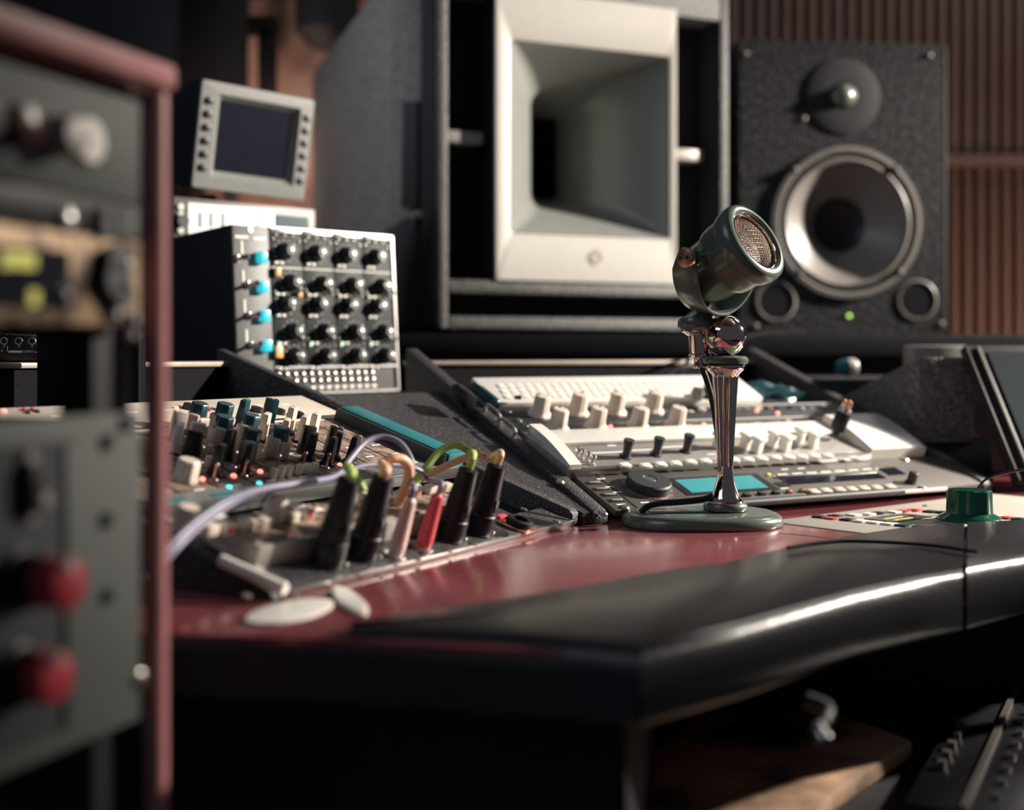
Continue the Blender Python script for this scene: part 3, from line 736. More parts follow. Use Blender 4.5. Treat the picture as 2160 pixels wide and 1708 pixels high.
MB().box(0, .30, 0, HT, -.012, 0).build('housing', M_matt, t, bev=.002)
MB().box(.012, .0165, 0.002, HT - .004, 0, .003).box(.0, .0015, .002, HT - .002, 0, .002).build('frame_strip', M_fr, t, bev=.0005)
MB().box(.024, .29, .014, HT - .010, .0005, .0015).build('screen', M_scrg, t)

# ================================================================ LEFT CONSOLE WING
vl = lambda px, py, h=0: FL.at(px, py, h)
vX = vl(936, 1128, 0).y                       # foot of the white-button unit
t = thing('connector_panel', 'black connector panel with six sockets at the front of the left console wing', 'patch panel', FL.M)
x1_ = LL - .008
MB().box(.001, x1_, .001, vX + .006, -.003, .0015).build('faceplate', M_blk, t, bev=.0006)
MB().box(0, x1_, -.003, .001, -.004, .0020).build('front_trim', M_silver, t, bev=.0006)
p = vl(1045, 1122, .0015)
MB().lathe([(.0105, .0015), (.0105, .0020), (.009, .0021)], 28, T(p.x, p.y)).build('open_socket', M_rub, t)
p = vl(1093, 1112, .0015)
MB().box(p.x - .011, p.x + .011, p.y - .013, p.y + .013, .0015, .0035).build('socket_plate', M_copper, t, bev=.0005)
MB().lathe([(.0105, .0035), (.0105, .0080), (.0088, .0090), (.0062, .0088), (.0060, .005)], 28, T(p.x, p.y)).build('socket_ring', M_xlr, t)
MB().box(p.x - .016, p.x - .004, p.y + .009, p.y + .014, .005, .0085).build('release_tab', M_redp, t, bev=.001)
for px, py in ((1175, 1100), (1105, 1075), (520, 1258), (620, 1255), (800, 1216), (1000, 1148), (945, 1162), (880, 1180), (832, 1190)):
    p = vl(px, py, .0015); MB().lathe([(.0030, .0015), (.0030, .0024), (.0015, .0030)], 12, T(p.x, p.y)).build('screw', M_silver, t)
a, b_ = vl(464, 1190, .003), vl(600, 1252, .003)
m = MB().rod((b_.x, b_.y, .0055), (a.x, a.y, .0055), .0038, 14)
m.build('bright_edge_strip', M_white, t, label='cream strip for the bright reflective left edge')  # cream colour holds the bright reflection along the panel's left edge
MB().box(.001, .006, .004, .16, .0015, .004).build('end_rail', M_silver, t, bev=.0005)

# unit with white buttons
hB = .0155
xb_e = min(vl(985, 1062, hB).x, x1_ - .02)
t = thing('button_unit', 'metal-fronted unit with cream knobs and buttons behind the connector panel', 'rack unit', FL.M)
vB1 = vl(713, 1040, .020).y
MB().box(.004, xb_e, vX + .006, vB1, -.002, hB).build('case', M_lgrey, t, bev=.001, label='brushed metal case')
MB().box(.006, xb_e - .002, vX + .011, vB1 - .002, hB, hB + .001).build('top_plate', M_brown, t)
hh = hB + .001
bigk = mesh_of(MB().lathe([(.0078, 0), (.0080, .0015), (.0074, .0025), (.0070, .0135), (.0060, .0148), (.0001, .0150)], 40, flute=8, fd=.07), 'knob', M_cream)
vcen = (vX + vB1) / 2
for px, py in ((575, 1095), (388, 1118), (735, 1062)):
    p = vl(px, py, hh); place(t, bigk, 'knob', p.x, p.y, hh)
bsq = mesh_of(MB().box(-.0048, .0048, -.0036, .0036, 0, .0068), 'button', M_cream, bev=.0010)
bsl = mesh_of(MB().box(-.0060, .0060, -.0040, .0040, 0, .0022), 'pad_button', M_white, bev=.0008)
bred = mesh_of(MB().box(-.0024, .0024, -.0042, -.0034, .0012, .0056), 'red_mark', M_redp)
for px, py, rd in ((612, 1100, 0), (645, 1092, 1), (440, 1128, 0), (474, 1124, 1), (518, 1116, 0), (556, 1112, 0), (805, 1058, 0), (872, 1045, 1), (905, 1040, 0), (938, 1035, 0)):
    p = vl(px, py, hh); k = place(t, bsq, 'button', p.x, p.y, hh)
    if rd: inst(bred, 'red_mark', k)
for px, py in ((622, 1068), (455, 1092), (880, 1030), (780, 1045)):
    p = vl(px, py, hh); place(t, bsl, 'pad_button', p.x, p.y, hh)
for px, py in ((662, 1070), (610, 1130), (790, 1085), (365, 1158)):
    p = vl(px, py, hh); MB().lathe([(.0028, hh), (.0026, hh + .002), (.001, hh + .003)], 12, T(p.x, p.y)).build('screw', M_copper, t)
for i in range(10):
    MB().cb((.03 + i * .031, vB1 - .012, hh), .014, .004, .0004).build('legend_strip', M_wht if i % 3 else M_brass, t)

# channel-strip unit
h3 = .006
vC0 = vl(713, 1019, h3).y; vC1 = vl(560, 892, h3).y
t = thing('channel_strip_rack', 'worn brown channel-strip unit crowded with tall knobs in the left wing', 'mixer', FL.M)
xr = vl(700, 925, h3).x; xr = min(xr, x1_ - .03); xr = x1_ - .030
MB().box(.004, xr, vC0, vC1, -.003, h3).build('faceplate', M_brown, t, bev=.0008)
MB().box(.004, x1_, vC0 - .003, vC0, -.003, h3 + .001).build('front_trim', M_silver, t, bev=.0005)
for i in range(1, 9):
    x = .004 + i * (xr - .004) / 9
    MB().box(x - .0005, x + .0005, vC0 + .001, vC1 - .001, h3, h3 + .0004).build('strip_seam', M_rub, t)
    for j in range(8):
        MB().cb((x + .018, vC0 + .018 + j * .021, h3), random.uniform(.006, .014), .0016, .0003).build('legend_mark', M_wht, t)
MB().box(.004, xr, vC0 + .001, vC0 + .016, h3, h3 + .0005).build('label_band', M_gm, t)
for i in range(7): MB().box(.012 + i * .046, .034 + i * .046, vC0 + .003, vC0 + .008, h3 + .0005, h3 + .0009).build('label_tab', M_teal, t)
MB().box(xr + .004, x1_, vC0 + .0, vC1 - .002, -.003, .018).build('side_wall', M_teal, t, bev=.0012, label='teal painted side wall')
MB().box(xr + .0005, xr + .0035, vC0 + .002, vC1 - .002, -.003, .0165).build('side_liner', M_dark, t)
# knobs: kinds, with tip pixel -> foot
cap = mesh_of(MB().lathe([(.0049, .0105), (.0048, .0208), (.0043, .0214), (.0001, .0215)], 40, flute=6, fd=.10), 'cap', M_teald)
capi = mesh_of(MB().cyl((0, 0, .0215), .0034, .0003, 20), 'cap_inlay', M_copper)
bas = mesh_of(MB().lathe([(.0062, 0), (.0062, .0015), (.0072, .0020), (.0072, .0118), (.0065, .0126)], 40, flute=6, fd=.12), 'knob', M_taupe)
wing = mesh_of(MB().box(-.0082, -.0045, -.0032, .0032, .002, .0150), 'wing', M_taupe, bev=.0012)


def lever(m, nm):
    mb = MB(); w_, d_ = .0056, .0037
    mb.hull([(-w_, -d_, .001), (w_, -d_, .001), (w_, d_, .001), (-w_, d_, .001)], [(-w_ * .95, -d_ * .70, .0225), (w_ * .95, -d_ * .70, .0225), (w_ * .95, d_ * .70, .0225), (-w_ * .95, d_ * .70, .0225)])
    return mesh_of(mb, nm, m, bev=.0010)


def levbase(): return mesh_of(MB().lathe([(.0062, 0), (.0062, .0018), (.0050, .0028)], 24), 'collar', M_rub)


lv = {'b': lever(M_rub, 'lever_knob'), 'c': lever(M_cream, 'lever_knob'), 't': lever(M_teald, 'lever_knob'), 'w': lever(M_white, 'lever_knob')}
lb_ = levbase()
line = mesh_of(MB().box(-.0003, .0003, -.0024, .0024, .0224, .0227), 'pointer', M_wht)
for px, py in ((408, 912), (462, 912), (460, 941), (517, 936), (519, 968), (580, 963)):
    p = vl(px, py, h3); k = place(t, bas, 'knob', p.x, p.y, h3, .5 + random.uniform(-.2, .2)); k.scale = (1.4, 1.4, 1.12); inst(cap, 'cap', k); inst(capi, 'cap_inlay', k) if 0 else None; inst(wing, 'wing', k)
for px, py, c in ((505, 898, 't'), (562, 895, 't'), (550, 928, 'c'), (606, 912, 'c'), (592, 940, 'c'), (632, 932, 'c'), (655, 925, 'c'), (368, 927, 'c'), (405, 953, 'c'), (366, 955, 'w'),
                  (453, 1002, 'b'), (517, 999, 'b'), (397, 972, 'b'), (474, 968, 'b'), (648, 971, 'b'), (640, 955, 'b'), (690, 980, 'b'), (703, 966, 'b'), (696, 955, 'b'), (738, 976, 'b')):
    p = vl(px, py, h3); k = place(t, lv[c], 'lever_knob', p.x, p.y, h3, random.choice([.35, -.55, .6, .45])); inst(lb_, 'collar', k)
    if random.random() < .5: inst(line, 'pointer', k)
for px, py in ((450, 1012), (514, 1003), (582, 992), (687, 987), (737, 981), (638, 985), (420, 975), (490, 985)):
    p = vl(px, py, h3)
    MB().lathe([(.0034, 0), (.0034, .0010), (.0024, .0018), (.0011, .0022), (.0010, .0090), (.0015, .0098), (.0015, .0118), (.0005, .0126)], 14, T(p.x, p.y, h3)).build('toggle_switch', M_chrome, t)
sb = mesh_of(MB().box(-.0026, .0026, -.0022, .0022, 0, .0084), 'push_button', M_cream, bev=.0008)
for px, py in ((574, 1010), (590, 1006), (606, 1004), (629, 1001), (644, 999), (660, 997), (404, 1000), (438, 960), (500, 955), (540, 955), (437, 985)):
    p = vl(px, py, h3); place(t, sb, 'push_button', p.x, p.y, h3)
p = vl(390, 1012, h3)
place(t, bigk, 'knob', p.x, p.y, h3).scale = (1.15, 1.15, 1.0)
for px, py, mm in ((427, 1010, M_ledr), (493, 1003, M_ledr), (549, 994, M_ledr), (717, 980, M_ledr), (483, 1027, M_ledc), (547, 1019, M_ledc)):
    p = vl(px, py, h3 + .001); MB().lathe([(.0022, 0), (.0020, .0015), (.0008, .0022)], 12, T(p.x, p.y, h3 + .0003)).build('led', mm, t)

# cream unit at the back of the wing
vD1 = vb / math.cos(aL) - .001
t = thing('cream_rack_unit', 'cream faced slim unit at the back of the left console wing', 'rack unit', FL.M)
MB().box(-.05, x1_ - .002, vC1 + .002, vD1, -.002, .006).build('faceplate', M_cream, t, bev=.0008)
MB().box(-.045, x1_ - .05, vC1 + .004, vC1 + .007, .006, .0064).build('groove', M_rub, t)
for px, py, mm in ((372, 861, M_ledr), (440, 866, M_redp), (8, 868, M_ledr), (50, 866, M_redp), (68, 865, M_redp), (58, 871, M_dark), (78, 869, M_dark)):
    p = vl(px, py, .006); MB().lathe([(.0020, 0), (.0018, .0015), (.0008, .002)], 10, T(p.x, p.y, .006)).build('led', mm, t)
for px, py in ((540, 868), (588, 872), (398, 862), (470, 866), (628, 878)):
    p = vl(px, py, .006); MB().lathe([(.0052, 0), (.0050, .004), (.001, .0046)], 20, T(p.x, p.y, .006)).build('knob', M_rub, t)
for i in range(12):
    MB().cb((.02 + i * .024, vC1 + .016 + random.uniform(-.003, .006), .006), random.uniform(.006, .014), .0010, .0003).build('legend_mark', M_brown, t)

# reflected jack plate, built as a solid plate with flipped lettering
Yj = 1.045
jp = P(29, 730, Yj)
FJ = Frame(jp, V((.62, .10, 0)), (0, 0, 1)); FJ = Frame(jp, V((.985, .17, -.010)), (0, 0, 1))
t = thing('mirrored_jack_plate', 'mirror image of a black jack plate with ringed sockets and white lettering, left edge', 'patch panel', FJ.M)
a = FJ.at(-45, 735); b_ = FJ.at(89, 735)
MB().box(a.x, b_.x, -.0115, .0125, -.02, 0).build('plate', M_blks, t, bev=.0004)
for px in (9, 40, 68):
    p = FJ.at(px, 720)
    MB().lathe([(.0031, 0), (.0034, .0010), (.0030, .0018), (.0021, .0016), (.0020, .0004), (.0001, .0003)], 28, T(p.x, p.y + .0003)).build('jack_ring', M_silver, t)
    MB().cyl((p.x, p.y + .0003, .0005), .0019, .0003, 20).build('jack_hole', M_rub, t)
    MB().prism([(p.x - .0012, p.y - .0048), (p.x + .0004, p.y - .0030), (p.x + .0010, p.y - .0030), (p.x + .0002, p.y - .0046)], 0, .0002).build('pointer_mark', M_wht, t)


def text(s_, x, y, size, parent, mirror=False, name='lettering'):
    cu = bpy.data.curves.new('txt', 'FONT'); cu.body = s_; cu.size = size; cu.align_x = 'CENTER'; cu.align_y = 'CENTER'; cu.extrude = .00005
    to = bpy.data.objects.new('txt', cu); COL.objects.link(to); dg = bpy.context.evaluated_depsgraph_get()
    me = bpy.data.meshes.new_from_object(to.evaluated_get(dg)); bpy.data.objects.remove(to)
    me.materials.clear(); me.materials.append(M_wht)
    o = bpy.data.objects.new(name, me); COL.objects.link(o); o.parent = parent
    o.matrix_local = T(x, y, .0002) @ (Matrix.Scale(-1, 4, (1, 0, 0)) if mirror else Matrix())
    return o


def jt(px, py): return FJ.at(px, py)


for s_, px, py in (('LEFT', 27.5, 705), ('RIGHT', 56, 706.5), ('MONO', 81, 708), ('STEREO', 61, 741.5), ('R', 4, 740), ('A', 3, 703)):
    p = jt(px, py); text(s_, p.x, p.y, .0026, t, True)
ln = MB()
for a_, b2, wd in (((35, 705.6), (47, 706.2), .00028), ((66, 706.8), (75, 707.5), .00028), ((18, 741), (47, 742), .0007), ((75, 742.5), (82, 742.7), .0004), ((10, 704), (20, 704.5), .00028)):
    p, q = jt(*a_), jt(*b2); ln.box(p.x, q.x, min(p.y, q.y) - wd, max(p.y, q.y) + wd, 0, .0002)
p, q = jt(15, 729), jt(16.5, 741); ln.box(p.x, q.x, q.y, p.y, 0, .0002)
ln.build('printed_lines', M_wht, t)
tag(MB().box(P(91, 0, 1.03).x, P(305, 0, 1.03).x, 1.015, 1.035, DESK + .0005, CAMZ + .045).build('equipment_case', M_void, bev=.002), 'black case standing upright behind the open bay of the near rack', 'case')

# connectors -------------------------------------------------------
def xlr(px, py, Ls, lab, m=M_xlr, sc=1.14):
    p = vl(px, py, .0015)
    tt_ = thing('cable_connector', lab, 'connector', FL.M @ T(p.x, p.y, .0016), 'connectors in the front panel')
    MB().lathe([(.0110, 0), (.0110, .0012), (.0098, .0020)], 28).build('flange', M_blks, tt_)
    k = Ls / .056
    pr = [(.0088, .001), (.0092, .004), (.0092, .016 * k), (.0085, .017 * k), (.0088, .019 * k), (.0082, .021 * k), (.0085, .023 * k), (.0079, .025 * k), (.0080, .028 * k), (.0066, .046 * k), (.0062, Ls - .001), (.0040, Ls)]
    MB().lathe([(r * sc, z) for r, z in pr], 32).build('shell', m, tt_)
    MB().box(-.0022, .0022, -.0098, -.0080, .030 * k - .010, .030 * k).build('latch', M_silver if 0 else M_blks, tt_, bev=.0004)
    MB().box(.009, .0125, -.008, -.004, 0.0004, .003).build('latch_tab', M_silver, tt_, bev=.0006)
    return FL.M @ V((p.x, p.y, .0016 + Ls))


def boot(px, py, Ls, lab, m):
    p = vl(px, py, .0015)
    tt_ = thing('cable_connector', lab, 'connector', FL.M @ T(p.x, p.y, .0016), 'connectors in the front panel')
    MB().lathe([(.0078, 0), (.0078, .0012), (.006, .0016)], 24).build('flange', M_silver, tt_)
    pr = [(.0050, .001), (.0056, .005), (.0056, .011)]
    z = .012; r = .0056
    while z < Ls - .003:
        pr += [(r * .93, z), (r, z + .0009), (r, z + .0019)]; z += .0027; r -= .00014
    pr += [(.0032, Ls - .001), (.0022, Ls)]
    MB().lathe(pr, 24).build('boot', m, tt_)
    MB().cyl((-.0078, -.008, 0), .0024, .0025, 12).build('jack_screw', M_silver, tt_)
    return FL.M @ V((p.x, p.y, .0016 + Ls))


x1t = xlr(688, 1192, .058, 'black XLR connector nearest the left rack, lime sleeve end on top')
x2t = xlr(762, 1176, .056, 'second black XLR connector from the left, with thick peach cable')
b1t = boot(833, 1172, .041, 'slim connector in a pale pink ribbed boot', M_pink)
b2t = boot(892, 1156, .040, 'slim connector in a red ribbed boot', M_redp)
x3t = xlr(947, 1137, .054, 'black XLR connector with lime green cable on top')
x4t = xlr(1007, 1124, .054, 'rightmost black XLR connector, with thin peach cable on top')


def cable(pts, r, m, lab, grp='coloured patch cables'):
    tag(MB().tube(pts, r, 12).build('patch_cable', m), lab, 'cable', grp)


def up(p, k): return p + FL.n * k


cable([x3t, up(x3t, .010), P(993, 955, .985), P(965, 938, .985), P(930, 950, .98), P(900, 985, .97), P(870, 1025, .965), P(835, 1070, .955), P(800, 1120, .95), P(770, 1150, .945)], .0030, M_lime, 'lime green cable arching from the third XLR connector')
cable([x4t, up(x4t, .009), P(1033, 965, 1.00), P(1010, 958, 1.0), P(980, 966, 1.0), P(930, 988, .99), P(885, 1012, .975), P(855, 1050, .96), P(820, 1092, .95), P(800, 1130, .94)], .0028, M_peach, 'thin peach cable arching from the rightmost connector')
cable([x2t, up(x2t, .005), P(806, 980, .87), P(828, 968, .875), P(850, 970, .88), P(862, 985, .885), P(860, 1015, .89), P(845, 1050, .90), P(825, 1090, .91), P(795, 1140, .92)], .0036, M_peach, 'thick peach cable bending over the second XLR connector')
cable([b1t, up(b1t, .008), P(866, 1015, .90), P(869, 975, .905), P(845, 935, .91), P(807, 921, .91), P(770, 933, .90), P(735, 972, .88), P(708, 1004, .86), P(640, 1018, .82), P(560, 1030, .78), P(490, 1052, .73), P(420, 1095, .70), P(360, 1150, .675), P(300, 1220, .66)], .0021, M_lilac, 'grey lilac cable looping high above the connectors')
cable([b2t, up(b2t, .008), P(905, 1012, .93), P(885, 992, .925), P(850, 982, .915), P(807, 980, .90), P(760, 984, .885), P(720, 1000, .87), P(650, 1020, .84), P(570, 1033, .80), P(500, 1056, .75), P(430, 1102, .71), P(370, 1158, .68), P(310, 1230, .665)], .0019, M_lilac, 'grey lilac cable running low from the red boot to the near rack')
cable([x1t, up(x1t, .003), P(733, 985, .835), P(745, 1000, .833), P(758, 1020, .832), P(765, 1036, .832)], .0034, M_lime, 'short lime green sleeve stub on top of the first XLR connector')

# two pale ovals on the desk, modelled as thin flat cream pieces
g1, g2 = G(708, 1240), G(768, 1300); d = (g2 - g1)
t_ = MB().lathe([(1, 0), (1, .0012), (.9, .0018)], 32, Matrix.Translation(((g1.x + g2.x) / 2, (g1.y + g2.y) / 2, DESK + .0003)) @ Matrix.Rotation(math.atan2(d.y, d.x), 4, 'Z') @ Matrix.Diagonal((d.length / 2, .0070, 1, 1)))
tag(t_.build('long_cream_oval', M_white), 'narrow cream oval strip on the red desk below the pink boot', 'strip')
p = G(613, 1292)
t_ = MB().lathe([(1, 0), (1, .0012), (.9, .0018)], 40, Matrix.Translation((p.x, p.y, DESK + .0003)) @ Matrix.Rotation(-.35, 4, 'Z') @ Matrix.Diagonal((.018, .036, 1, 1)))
tag(t_.build('wide_cream_oval', M_white), 'wide cream oval at the front edge of the red desk', 'wide_cream_oval')

# ================================================================ HORN LOUDSPEAKER
FHN = face_frame(23.90, 0, 0, .1129, .2785, 1.82)
W, H_ = .4624, .4840
t = thing('horn_loudspeaker', 'large grey speckled studio loudspeaker with cream square horn', 'loudspeaker', FHN.M)
x0, x1 = -W / 2, W / 2; y0, y1 = -H_ / 2, H_ / 2 + .05
tb = .014
MB().box(x0, x0 + tb, y0, y1, -.075, 0).build('side_board', M_spk, t, bev=.004)
MB().box(x1 - tb, x1, y0, y1, -.075, 0).build('side_board', M_spk, t, bev=.004)
yt = FHN.at(1350, 5).y
MB().box(x0 + tb, x1 - tb, FHN.at(1480, 40).y, y1, -.075, 0).build('top_board', M_spk, t, bev=.003)
yb1 = FHN.at(1000, 667).y; yb2 = FHN.at(1000, 618).y; yb3 = FHN.at(1000, 590).y
MB().box(x0 + tb, x1 - tb, y0, yb1, -.075, 0).build('bottom_board', M_spk, t, bev=.003)
MB().box(x0 + tb, x1 - tb, yb2, yb3, -.075, -.001).build('middle_board', M_spk, t, bev=.003)
_a, _b = FHN.at(1045, 590).x, FHN.at(1425, 600).x
MB().box(x0 + tb, _a, yb3, y1 - .01, -.075, -.052).build('baffle', M_void, t)
MB().box(_b, x1 - tb, yb3, y1 - .01, -.075, -.052).build('baffle', M_void, t)
MB().box(x0 + tb, x1 - tb, yb1, yb2, -.075, -.04).build('port', M_void, t)
MB().box(x1 - tb - .002, x1 - tb, yb3, FHN.at(1480, 40).y, -.052, -.003).build('shade_liner', M_void, t)  # thin black sheets, added so the inner side faces stay dark as shade
MB().box(_a - .0015, _a, yb3, y1 - .01, -.052, -.001).build('shade_liner', M_void, t)
# body behind the front frame: chamfered towards the back
MB().box(x0 + .002, x0 + .012, y0 + .001, y1 - .001, -.205, -.072).box(x1 - .012, x1 - .002, y0 + .001, y1 - .001, -.205, -.072).box(x0 + .012, x1 - .012, y0 + .001, y0 + .011, -.205, -.072).box(x0 + .012, x1 - .012, y1 - .011, y1 - .001, -.205, -.072).build('cabinet_shell', M_spk, t)
bd = .66; yc = (P(650, 110, 2.3).z - FHN.o.z)
pr = [(y0, -.20), (y0, -bd), (yc - .03, -bd), (y1, -.26), (y1, -.20)]
m = MB(); vs = [(x, y, z) for x in (x0 + .002, x1 - .002) for y, z in pr]; n = 5
m.add(vs, [tuple(range(n)), tuple(range(n, 2 * n))] + [(i, (i + 1) % n, n + (i + 1) % n, n + i) for i in range(n)])
m.build('cabinet', M_spk, t, bev=.003)
a, b_ = FHN.at(1045, 590), FHN.at(1425, 600)
c1, c2 = FHN.at(1076, 85), FHN.at(1408, 121); c3, c4 = FHN.at(1410, 502), FHN.at(1078, 492)
px0 = a.x; px1 = b_.x; ix0 = (c1.x + c4.x) / 2; ix1 = (c2.x + c3.x) / 2; iy1 = (c1.y + c2.y) / 2; iy0 = (c3.y + c4.y) / 2


def rrect(x0, x1, y0, y1, r, z, n=6):
    o = []
    for cx, cy, a0 in ((x1 - r, y1 - r, 0), (x0 + r, y1 - r, 90), (x0 + r, y0 + r, 180), (x1 - r, y0 + r, 270)):
        for k in range(n + 1):
            a = math.radians(a0 + 90 * k / n); o.append(V((cx + r * math.cos(a), cy + r * math.sin(a), z)))
    return o


ytop = FHN.at(1100, -20).y
MB().loft([rrect(px0, px1, yb3, ytop, .001, -.05), rrect(px0, px1, yb3, ytop, .001, .002), rrect(px0 + .001, px1 - .001, yb3 + .001, ytop - .001, .001, .003),
           rrect(ix0 - .004, ix1 + .004, iy0 - .004, iy1 + .004, .007, .003), rrect(ix0 - .001, ix1 + .001, iy0 - .001, iy1 + .001, .006, .001)], False, False).build('horn_panel', M_horn, t, ang=60)
hr = []
hx, hy = (ix1 - ix0) / 2, (iy1 - iy0) / 2; cx_, cy_ = (ix0 + ix1) / 2, (iy0 + iy1) / 2
for k in range(15):
    s_ = k / 14; f = (1 - s_) ** 1.45
    ax_ = .022 + (hx - .022) * f; ay = .062 + (hy - .062) * f; rr = .006 + (min(ax_, ay) * .5 - .006) * s_ ** .8
    hr.append(rrect(cx_ - ax_, cx_ + ax_, cy_ - ay, cy_ + ay, max(.004, min(rr, ax_ * .98)), .001 - .165 * s_))
MB().loft(hr, False, False).build('horn', M_hornin, t, ang=80)
MB().loft([rrect(cx_ - .0225, cx_ + .0225, cy_ - .0625, cy_ + .0625, .012, -.160), rrect(cx_ - .02, cx_ + .02, cy_ - .06, cy_ + .06, .012, -.19)], False, True).build('throat', M_void, t)
# emblem: crossed rings
e = FHN.at(1252, 544)
m = MB()
for k in range(3): m.lathe([(.0035 + k * .0032, .003), (.0043 + k * .0032, .003), (.0043 + k * .0032, .0036), (.0035 + k * .0032, .0036)], 32, T(e.x, e.y), False, False)
for k in range(4):
    m.box(-.0135, .0135, -.0004, .0004, .003, .0036, T(e.x, e.y, 0, k * math.pi / 4)) if k % 2 == 0 else m.box(-.010, .010, -.0003, .0003, .003, .0034, T(e.x, e.y, 0, k * math.pi / 4))
m.build('emblem', M_taupe, t); MB().cyl((e.x, e.y, .003), .0030, .0012, 20).build('emblem_stud', M_white, t)
a, b_ = FHN.at(944, 275), FHN.at(1030, 295); MB().box(x0 + tb, FHN.at(1030, 285).x, FHN.at(990, 297).y, FHN.at(990, 272).y, -.052, -.018).build('brace', M_lgrey, t, bev=.001)
MB().box(px1 - .002, FHN.at(1497, 322).x, FHN.at(1465, 334).y, FHN.at(1465, 311).y, -.052, -.018).build('brace', M_lgrey, t, bev=.001)
for xx in (x0 + .06, x1 - .06): MB().box(xx - .02, xx + .02, y0 - .006, y0, -.5, -.05).build('rubber_foot', M_rub, t)
# side hardware, on the left flank
SF = Frame(FHN.M @ V((x0, 0, 0)), FHN.n * 1.0, FHN.v)     # x runs towards the camera side


def side(pts, th, nm, m_):
    q = [SF.at(px, py) for px, py in pts]
    mm_ = SF
    MB().prism([(p.x, p.y) for p in q], -th, .0, T(0, 0, 0)).build(nm, m_, t).matrix_local = FHN.I @ SF.M
    return


sgn = -1 if SF.n.dot(V((-1, 0, 0))) > 0 else 1
def sidep(pts, th, nm, m_):
    q = [SF.at(px, py) for px, py in pts]; z = sorted((0, -sgn * th))
    o_ = MB().prism([(p.x, p.y) for p in q], z[0], z[1]).build(nm, m_, t, bev=.001); o_.matrix_local = FHN.I @ SF.M


sidep([(893, -60), (919, -60), (922, 690), (893, 690)], .004, 'edge_strip', M_matt)
sidep([(866, 215), (894, 215), (894, 440), (862, 440)], .012, 'side_bracket', M_matt)
sidep([(828, 486), (892, 450), (892, 690), (828, 690)], .012, 'side_bracket', M_matt)
for px, py in ((894, 455),):
    p = SF.at(px, py); z = -sgn * .012
    o_ = MB().cyl((p.x, p.y, min(0, z * 1.4)), .006, abs(z) * 1.4, 14).build('bolt', M_lgrey, t); o_.matrix_local = FHN.I @ SF.M

# ================================================================ TWO-WAY SPEAKER
FSP = face_frame(4.57, 0, 0, .5051, .2546, 1.95)
W, H_ = .3240, .4483
t = thing('two_way_speaker', 'black leatherette two-way monitor speaker behind the microphone', 'loudspeaker', FSP.M)
MB().box(-W / 2, W / 2, -H_ / 2, H_ / 2, -.30, -.062).build('cabinet', M_vinyl, t, bev=.002)
wc = FSP.at(1786, 470); rw = abs(FSP.at(1944, 470).x - FSP.at(1629, 470).x) / 2
TM = T(wc.x, wc.y)
ci, fo_, bo = [], [], []
for k in range(96):
    a = 2 * math.pi * (k + .5) / 96; dx, dy = math.cos(a), math.sin(a)
    sx_ = ((W / 2 if dx > 0 else -W / 2) - wc.x) / dx; sy_ = ((H_ / 2 if dy > 0 else -H_ / 2) - wc.y) / dy; q_ = min(sx_, sy_)
    ci.append((wc.x + rw * .95 * dx, wc.y + rw * .95 * dy)); fo_.append((wc.x + q_ * dx, wc.y + q_ * dy))
for cx2, cy2 in ((W / 2, H_ / 2), (-W / 2, H_ / 2), (-W / 2, -H_ / 2), (W / 2, -H_ / 2)):   # snap one ring point onto each corner
    j = min(range(96), key=lambda i: (fo_[i][0] - cx2) ** 2 + (fo_[i][1] - cy2) ** 2); fo_[j] = (cx2, cy2)
sh_ = lambda ring, k, z: [V((x * k, y * k, z)) for x, y in ring]
MB().loft([sh_(fo_, 1, -.062), sh_(fo_, 1, -.003), sh_(fo_, .991, 0), sh_(ci, 1, 0), sh_(ci, 1, -.055)], False, False).build('baffle', M_vinyl, t)
MB().lathe([(rw, 0), (rw, .003), (rw * .985, .006), (rw * .93, .0065), (rw * .91, .004)], 72, TM, False, False).build('woofer_ring', M_cone, t)
MB().lathe([(rw * .915, .0045), (rw * .90, .001), (rw * .86, -.001)], 72, TM, False, False).build('gasket', M_rub, t)
MB().lathe([(rw * .87, -.001), (rw * .85, .004), (rw * .82, .006), (rw * .79, .004), (rw * .775, -.002)], 72, TM, False, False).build('surround', M_cone, t)
MB().lathe([(rw * .78, -.002), (rw * .65, -.012), (rw * .50, -.026), (rw * .36, -.038)], 72, TM, False, False).build('cone', M_cone, t)
MB().lathe([(rw * .37, -.038), (rw * .35, -.0365), (rw * .30, -.041), (rw * .16, -.047), (.0001, -.049)], 48, TM, False, False).build('dust_cap', M_rub, t)
o_ = bpy.data.meshes.new('x')
for px, py in ((1673, 359), (1885, 358), (1683, 575), (1893, 574)):
    p = FSP.at(px, py); MB().lathe([(.0055, 0), (.0055, .008), (.003, .010)], 14, T(p.x, p.y)).build('woofer_screw', M_dark, t)
for px, py in ((1637, 635), (1935, 633)):
    p = FSP.at(px, py); r = .0295
    MB().lathe([(r * .98, .003), (r * 1.04, .001), (r * 1.08, .0003)], 40, T(p.x, p.y), False, False).lathe([(r * .98, .003), (r * .93, .0008)], 40, T(p.x, p.y), False, False).build('port_rim', M_cone, t)
    MB().cyl((p.x, p.y, 0), r * .95, .0009, 40).build('port_opening', M_void, t)
p = FSP.at(1777, 203)
MB().lathe([(.058, 0), (.058, .002), (.055, .003), (.022, .003), (.020, .001)], 56, T(p.x, p.y)).build('tweeter_plate', M_matt, t)
MB().lathe([(.0205, .001), (.0205, .0035), (.0185, .0045), (.0175, .003)], 40, T(p.x, p.y), False, False).build('tweeter_ring', M_dark, t)
MB().lathe([(.0172 * math.cos(k * math.pi / 20), .003 + .0125 * math.sin(k * math.pi / 20)) for k in range(10)] + [(.0001, .0155)], 40, T(p.x, p.y)).build('tweeter_dome', M_green, t, label='green dome')
